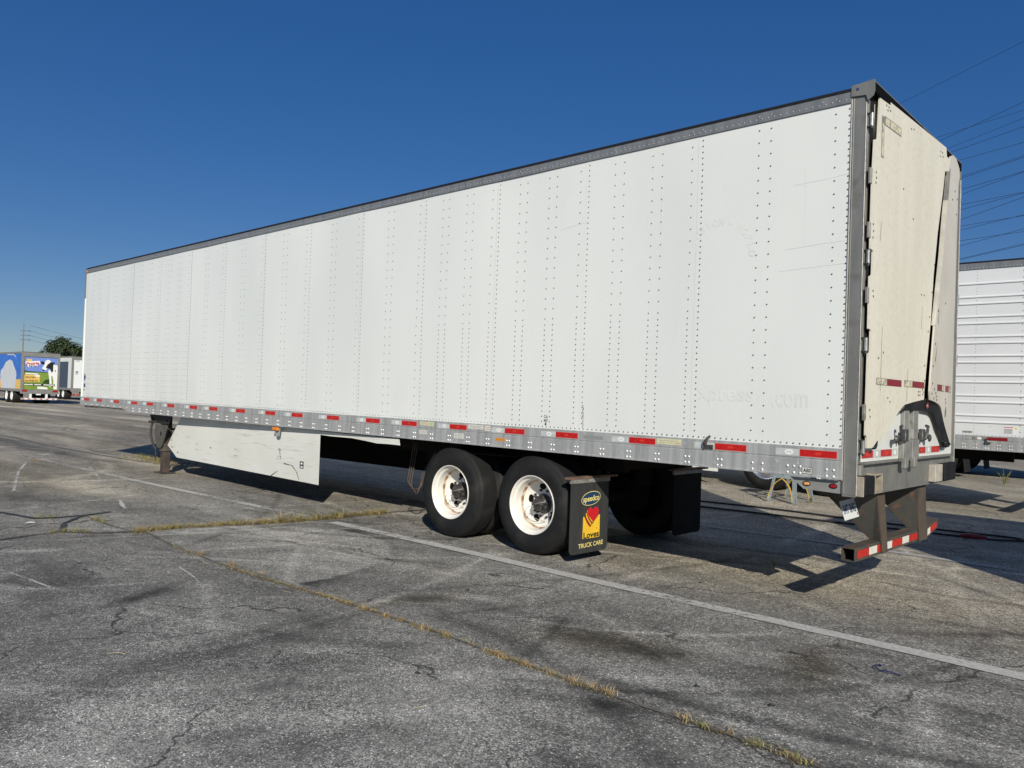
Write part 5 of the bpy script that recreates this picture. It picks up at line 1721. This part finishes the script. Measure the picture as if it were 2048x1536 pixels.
for pts, lab in (([(-4.95, -2.66, .004), (-4.85, -2.70, .010), (-4.72, -2.69, .004)], "pale straw stalk by the first tufts of the long joint"),
                 ([(-2.76, -4.27, .004), (-2.73, -4.22, .008), (-2.69, -4.19, .004)], "pale curved straw on the asphalt at lower left"),
                 ([(-3.50, -2.68, .004), (-3.42, -2.70, .008), (-3.35, -2.68, .004)], "short pale straw beside the long joint, left of its thick tufts"),
                 ([(-0.93, -3.45, .004), (-0.90, -3.38, .006)], "tiny straw near the bottom middle of the yard")):
    tag(MB().tube(sm(pts), 0.0013, 5).build("straw_stalk", m_twig), lab, "litter")
m_crumb = M("dark_crumb", (0.012, 0.012, 0.014), rough=0.7)
crumbs = [(-2.56, -1.52, "tiny dark crumb between the cross crack arc and the rear wheel"), (-0.50, -1.62, "dark crumb below the brown stain in the middle"), (-1.32, -3.10, "small dark crumb near the bottom centre"),
          (-0.12, -2.05, "small dark crumb beside the long joint at lower right"), (0.30, -2.0, "dark crumb at lower right of the long joint"), (-0.02, 0.62, "small black crumb behind the rusty bumper"), (-1.45, 0.3, "black crumb between mudflap and bumper shadow")]
for x, y, lab in crumbs:
    mb = MB()
    s_ = random.uniform(.008, .014)
    mb.dome((x, y, 0), Z, s_, s_ * .8, 6)
    mb.dome((x + s_, y + s_ * .5, 0), Z, s_ * .7, s_ * .5, 5)
    tag(mb.build("rubber_crumb", m_crumb), lab, "litter")

# ------------------------------------------------------------------ far left trailers
m_blue = M("blue_wrap", (0.02, 0.13, 0.52), (0.03, 0.17, 0.62), sc=1.2, rough=0.4)
m_sky = M("print_sky", (0.16, 0.26, 0.62), rough=0.4)
m_field = M("print_field", (0.16, 0.26, 0.035), (0.22, 0.32, 0.05), sc=3, rough=0.4)
m_fielddk = M("print_hedge", (0.03, 0.06, 0.015), rough=0.4)
m_grey = M("trailer_grey", (0.27, 0.27, 0.255), (0.22, 0.22, 0.20), sc=3, rough=0.5, metal=0.2)
m_glass = M("bottle_print", (0.62, 0.66, 0.70), (0.52, 0.56, 0.60), sc=2, rough=0.4, streak=(6, 1, .3))
m_ybase = M("print_orange", (0.75, 0.48, 0.13), rough=0.4)
m_navyp = M("slate_panel", (0.045, 0.065, 0.10), rough=0.4)
def plain_wheels(root, x, w_):
    for yy, rz in ((0.02, 0), (w_ - 0.02, math.pi)):
        mb = MB()
        mb.lathe([(0.30, 0.02), (0.305, 0.0), (0.28, 0.005), (0.26, 0.03), (0.14, 0.035), (0.10, 0.0), (0.001, 0.0)], 32)
        w = mb.build("wheel", m_pale, root, smooth=True, auto=35)
        w.location = (x, yy, 0.50)
        w.rotation_euler = (0, 0, rz)
        MB().lathe([(0.30, 0.02), (0.33, -0.01), (0.42, -0.012), (0.49, 0.02), (0.505, 0.05), (0.505, 0.56), (0.45, 0.6), (0.3, 0.6)], 40).build("tyre", m_tyre, w, smooth=True, auto=30)
def far_trailer(loc, label, w_, h_, L2, sidemat, zfl=0.98):
    V = empty("semitrailer", loc)
    tag(V, label, "trailer")
    MB().box(-L2, -.06, 0, .03, zfl, h_ - .12).build("side_panel", sidemat, V)
    MB().box(-L2, -.06, w_ - .03, w_, zfl, h_ - .12).build("far_side_panel", sidemat, V)
    MB().box(-L2, -L2 + .05, .03, w_ - .03, zfl, h_ - .02).box(-L2, 0, .02, w_ - .02, h_ - .03, h_ - .005).build("body_shell", m_roof, V)
    MB().box(-L2, -.08, -.012, .04, h_ - .125, h_).box(-L2, -.08, w_ - .04, w_ + .012, h_ - .125, h_).build("top_rail", m_grey, V)
    mb = MB().box(-L2, -.08, -.015, .05, zfl - .16, zfl + .02).box(-L2, -.08, w_ - .05, w_ + .015, zfl - .16, zfl + .02)
    mb.build("bottom_rail", m_grey, V)
    mb = MB()
    mb.bbox(-.08, 0, -.018, .17, zfl - .3, h_).bbox(-.08, 0, w_ - .12, w_ + .018, zfl - .3, h_)
    mb.bbox(-.08, 0, .17, w_ - .12, h_ - .33, h_)
    mb.bbox(-.08, 0.0, .17, w_ - .12, zfl - .3, zfl)
    fr_ = mb.build("rear_frame", m_grey, V)
    MB().box(-L2, -.1, .05, w_ - .05, zfl - .14, zfl - .05).box(-L2 + 3, -.5, .6, .7, .7, zfl - .1).box(-L2 + 3, -.5, w_ - .7, w_ - .6, .7, zfl - .1).build("underframe", m_under, V)
    plain_wheels(V, -2.1, w_)
    plain_wheels(V, -3.35, w_)
    mb = MB()
    for yy in (.35, w_ - .35): mb.box(-L2 + 3, -L2 + 3.15, yy - .07, yy + .07, 0.0, zfl)
    mb.build("landing_gear", m_gearsteel, V)
    return V
V1 = far_trailer((-60, 10.72, 0), "distant dairy trailer, blue with a milk bottle, a cow on its rear door", 2.38, 3.58, 14.0, m_blue)
w_ = 2.38
mb = MB()
def A_(a, b_, o=0.0): return (-0.045 + o, 0.20 + (a - 400) / 545 * 2.05, 3.21 - (b_ - 590) / 510 * 2.20)
mb.cur = 0; mb.poly([A_(395, 585), A_(395, 820), A_(950, 820), A_(950, 585)])
mb.cur = 1; mb.poly([A_(395, 820), A_(395, 1105), A_(950, 1105), A_(950, 820)])
door = mb.build("rear_door", [m_sky, m_field], V1)
mb = MB()
def P_(m, pts, o): mb.cur = m; mb.poly([A_(a, b_, o) for a, b_ in pts])
P_(0, [(395, 800), (460, 812), (800, 822), (800, 832), (395, 826)], .002)
P_(0, [(695, 1005), (740, 945), (820, 930), (835, 1010)], .002)
P_(1, [(870, 690), (935, 700), (948, 720), (948, 1095), (890, 1095), (885, 960), (862, 870), (845, 885), (858, 1010), (840, 1060), (822, 1060), (818, 960), (800, 860), (788, 800), (850, 740)], .004)
P_(1, [(780, 612), (825, 635), (835, 660), (775, 745), (745, 805), (700, 795), (686, 750), (720, 700), (735, 640)], .006)
P_(2, [(828, 652), (872, 665), (872, 800), (850, 825), (815, 762), (745, 748), (772, 695)], .008)
P_(2, [(655, 652), (700, 645), (730, 670), (715, 700), (668, 690)], .007)
P_(2, [(835, 662), (895, 648), (884, 690), (855, 702)], .009)
P_(2, [(688, 772), (750, 792), (722, 805), (696, 795)], .009)
P_(2, [(900, 780), (920, 785), (915, 808), (900, 800)], .009)
P_(1, [(408, 660), (640, 640), (655, 690), (605, 715), (600, 735), (460, 752), (440, 720), (408, 690)], .003)
P_(3, [(425, 620), (515, 615), (515, 655), (425, 660)], .004)
P_(3, [(395, 872), (585, 868), (585, 885), (655, 890), (655, 985), (395, 985)], .004)
P_(1, [(415, 842), (620, 845), (620, 862), (415, 862)], .004)
P_(1, [(560, 868), (650, 868), (650, 900), (590, 900), (590, 880), (560, 880)], .005)
P_(2, [(385, 1010), (915, 1012), (915, 1046), (385, 1040)], .006)
P_(1, [(620, 1060), (700, 1058), (790, 1070), (790, 1100), (620, 1095)], .006)
for a, b2 in ((400, 545), (565, 680), (720, 905)):
    P_(1, [(a, 1020), (b2, 1020), (b2, 1034), (a, 1034)], .008)
def dtext(s_, a, b_, w2, h2, m, rot=0, bold=.02, shear=0.0):
    mb.cur = m
    mb.text(s_, Vector(A_(a, b_, .011)), Y, Z, w2 / 545 * 2.05, h2 / 510 * 2.2, bold, rot, shear)
dtext("Prairie", 525, 688, 215, 48, 4, 0.12, .03, .2)
dtext("Farms", 530, 728, 130, 30, 5, 0.1, .03, .2)
dtext("PROTEIN", 500, 912, 160, 24, 2)
dtext("NUTRIENTS", 520, 966, 210, 24, 2)
mb.build("door_print", [m_fielddk, m_pale, m_ink, m_ybase, m_lred, m_blueink], door)
mb = MB()
def side_p(m, pts, o=-.004): mb.cur = m; mb.poly([(x + 60, o, z) for x, z in pts])
side_p(1, [(-74, 1.0), (-60.1, 1.0), (-60.1, 1.66), (-74, 1.66)], -.002)
side_p(0, [(-64.6, 1.0), (-61.4, 1.0), (-61.1, 1.9), (-61.2, 2.2), (-61.6, 2.45), (-62.2, 2.95), (-62.9, 3.05), (-63.8, 2.85), (-64.3, 2.5), (-64.9, 2.25), (-65.0, 1.9)], -.004)
side_p(0, [(-61.9, 3.35), (-61.5, 3.2), (-61.35, 3.12), (-61.5, 3.3), (-61.9, 3.42), (-63.5, 3.44), (-63.5, 3.38)], -.004)
side_p(0, [(-73, 1.0), (-69, 1.0), (-68.6, 1.9), (-69, 2.3), (-70.5, 3.0), (-72, 2.6), (-73, 2.0)], -.004)
mb.build("bottle_print", [m_glass, m_ybase], V1)
mb = MB()
mb.box(.005, .03, .06, .38, .83, .96).box(.005, .03, w_ - .40, w_ - .08, .83, .96)
mb.build("tail_light", m_rlens, V1)
mb = MB()
mb.cur = 0
mb.box(-.10, 0, .05, w_ - .1, .28, .38)
for yy in (.56, w_ - .82): mb.box(-.12, -.01, yy, yy + .13, .38, .72)
mb.cur = 1
for i in range(6): mb.box(.001, .004, .06 + i * .38, .23 + i * .38, .30, .36)
mb.cur = 2
mb.box(.001, .01, .95, 1.25, .60, .69)
mb.build("underride_guard", [m_pale, m_red, m_pale], V1)
V2 = far_trailer((-75, 18.73, 0), "distant white trailer half hidden behind the front corner of the big one", 2.55, 3.90, 14.0, m_white, 1.02)
MB().box(-3.6, -0.96, -.02, -.004, 1.06, 3.42).build("side_unit", m_navyp, V2)
mb = MB()
mb.box(-.04, .004, .17, 2.42, 1.04, 3.56)
dr = mb.build("rear_door", m_pale, V2)
mb = MB()
mb.disc((.006, .42, 2.5), Y, Z, .13, .06, 16)
mb.box(.005, .008, .30, .52, 2.30, 2.36).box(.005, .008, .3, .62, 3.46, 3.50)
mb.build("emblem", m_ink, dr)
mb = MB()
mb.cur = 0; mb.box(-.1, 0, .05, 2.4, .22, .34)
mb.cur = 1
for i in range(6): mb.box(.001, .02, .12 + i * .38, .34 + i * .38, .40, .52)
mb.cur = 0; mb.box(-.08, 0, .1, 2.35, .36, .56)
mb.build("tail_light", [m_grey, m_red], V2)

# ------------------------------------------------------------------ tree, pole, wires
m_bark = M("bark", (0.09, 0.07, 0.05), rough=0.9)
m_leaf = M("leaf_green", (0.026, 0.046, 0.014), (0.045, 0.072, 0.022), sc=0.8, rough=0.7)
m_leaf2 = M("leaf_dark", (0.014, 0.026, 0.009), (0.024, 0.040, 0.013), sc=0.8, rough=0.7)
def tree(loc, h, rad, label, seed):
    rr = random.Random(seed)
    t_ = empty("broadleaf_tree", loc)
    tag(t_, label, "tree", "broadleaf trees behind the distant trailers")
    mb = MB()
    mb.tube([(0, 0, 0), (.1, 0, h * .2), (0, .1, h * .4), (.1, 0, h * .75)], [.3, .24, .18, .05], 8)
    clumps = []
    for i in range(80):
        a = rr.uniform(0, 6.28)
        zz = rr.uniform(.12, .97)
        prof_ = math.sin(min(1, (1.02 - zz) / .55) * math.pi / 2)
        rad_ = rad * prof_ * math.sqrt(rr.uniform(.05, 1))
        clumps.append((math.cos(a) * rad_, math.sin(a) * rad_, h * zz * .97, rr.uniform(.13, .24) * rad))
    for c in clumps[:16]:
        mb.tube([(0, 0, h * .3), (c[0] * .5, c[1] * .5, (c[2] + h * .3) / 2), c[:3]], [.12, .07, .02], 5)
    mb.build("trunk", m_bark, t_, smooth=True)
    mb = MB()
    for cx, cy, cz, cr_ in clumps:
        for k_ in range(150):
            v = Vector((rr.gauss(0, 1), rr.gauss(0, 1), rr.gauss(0, 1))).normalized() * cr_ * rr.uniform(.55, 1.1)
            p = Vector((cx, cy, cz)) + v
            n_ = (v.normalized() + Vector((rr.uniform(-.6, .6), rr.uniform(-.6, .6), rr.uniform(-.2, .8)))).normalized()
            a = n_.orthogonal().normalized()
            b_ = n_.cross(a)
            s_ = rr.uniform(.13, .26)
            mb.cur = 0 if rr.random() < .6 else 1
            mb.add([p + a * s_, p + b_ * s_ * .6, p - a * s_, p - b_ * s_ * .6], [(0, 1, 2, 3)])
    mb.build("crown", [m_leaf, m_leaf2], t_)
    return t_
tree((-139.8, 38.2, 0), 8.6, 4.6, "dark green round tree above the distant trailers", 3)
tree((-150.0, 48.5, 0), 8.2, 4.4, "dark green tree mostly hidden by the front corner of the big trailer", 5)
tree((-136.0, 33.6, 0), 6.0, 2.2, "smaller rounded tree on the left shoulder of the round tree", 8)
Pp = empty("utility_pole", (-167.6, 39.9, 0))
tag(Pp, "slim grey utility pole with three short arms above the distant blue trailer", "pole")
MB().cyl((0, 0, 0), (0, 0, 12.2), .16, 10, r2=.08).build("mast", M("weathered_pole", (0.22, 0.20, 0.18), (0.16, 0.15, 0.13), sc=1, rough=0.9), Pp, smooth=True)
for z in (10.9, 10.05, 9.2):
    MB().cyl((0, -.1, z), (0.1, 1.0, z + .05), .05, 6).cyl((0.1, 1.0, z - .15), (.1, 1.0, z + .18), .09, 8).cyl((0, -.5, z), (0, 0, z), .05, 6).build("arm", m_inkg, Pp)
m_wire = M("power_cable", (0.03, 0.035, 0.045), rough=0.6)
def rayv(px, py):
    return cf + r2 * ((px - 1024) / 1595.5) - u2 * ((py - 768) / 1595.5)
def wire(name, a, b_, rad, label, group, sag=0.0):
    a, b_ = Vector(a), Vector(b_)
    pts = []
    for i in range(25):
        t = i / 24
        p = a.lerp(b_, t)
        p.z -= sag * 4 * t * (1 - t)
        pts.append(p)
    return tag(MB().tube(pts, rad, 5).build(name, m_wire, None, smooth=True), label, "cable", group)
for i, (z, ly) in enumerate(((12.0, "top"), (10.95, "second from top"), (10.1, "third from top"), (9.25, "lowest"))):
    wire("power_line", (-167.5, 40.9, z), (-215.0, 92.0, z - 1.0), .020, "thin wire leaving the distant utility pole, %s of the four" % ly, "wires on the distant utility pole", 1.2)
# two surveyed points per overhead cable: near span end (x, y, z) and far span end
WIRES = [
    ((27.94, 28.94, 26.0), (-225.57, 198.52, 26.0), 0.0122),
    ((24.95, 30.13, 23.45), (-213.31, 220.55, 23.45), 0.0154),
    ((31.37, 41.12, 22.9), (-250.46, 157.74, 22.9), 0.0125),
    ((26.79, 32.74, 22.35), (-223.97, 206.36, 22.35), 0.0125),
    ((28.5, 35.62, 21.8), (-233.97, 190.97, 21.8), 0.0154),
    ((31.08, 43.44, 21.25), (-251.26, 158.8, 21.25), 0.0156),
    ((26.53, 36.85, 20.7), (-226.72, 206.83, 20.7), 0.0158),
    ((26.57, 34.89, 20.15), (-224.88, 207.52, 20.15), 0.0156),
    ((28.04, 39.58, 19.6), (-235.64, 192.88, 19.6), 0.0158),
    ((24.21, 31.61, 19.05), (-210.99, 225.8, 19.05), 0.0156),
    ((31.44, 49.64, 18.5), (-257.48, 147.36, 18.5), 0.0160),
    ((27.69, 38.7, 17.95), (-233.16, 196.75, 17.95), 0.0158),
    ((21.92, 29.89, 17.4), (-198.45, 240.76, 17.4), 0.0156),
    ((26.94, 40.6, 16.85), (-231.72, 202.23, 16.85), 0.0160),
    ((32.43, 49.65, 16.3), (-260.51, 134.59, 16.3), 0.0157),
    ((23.6, 35.79, 15.75), (-212.12, 229.33, 15.75), 0.0159),
    ((32.77, 51.59, 15.2), (-262.91, 126.39, 15.2), 0.0158),
    ((23.96, 36.46, 14.65), (-214.35, 226.81, 14.65), 0.0159),
    ((24.92, 34.63, 14.1), (-216.72, 220.73, 14.1), 0.0156),
]
names = ["first", "second", "third", "fourth", "fifth", "sixth", "seventh", "eighth", "ninth", "tenth", "eleventh", "twelfth", "thirteenth", "fourteenth", "fifteenth", "sixteenth", "seventeenth", "eighteenth", "nineteenth"]
for i, (a, b_, rad) in enumerate(WIRES):
    wire("power_line", a, b_, rad, "overhead cable in the sky at right, %s from the top where it leaves the picture" % names[i], "overhead cables at the right")
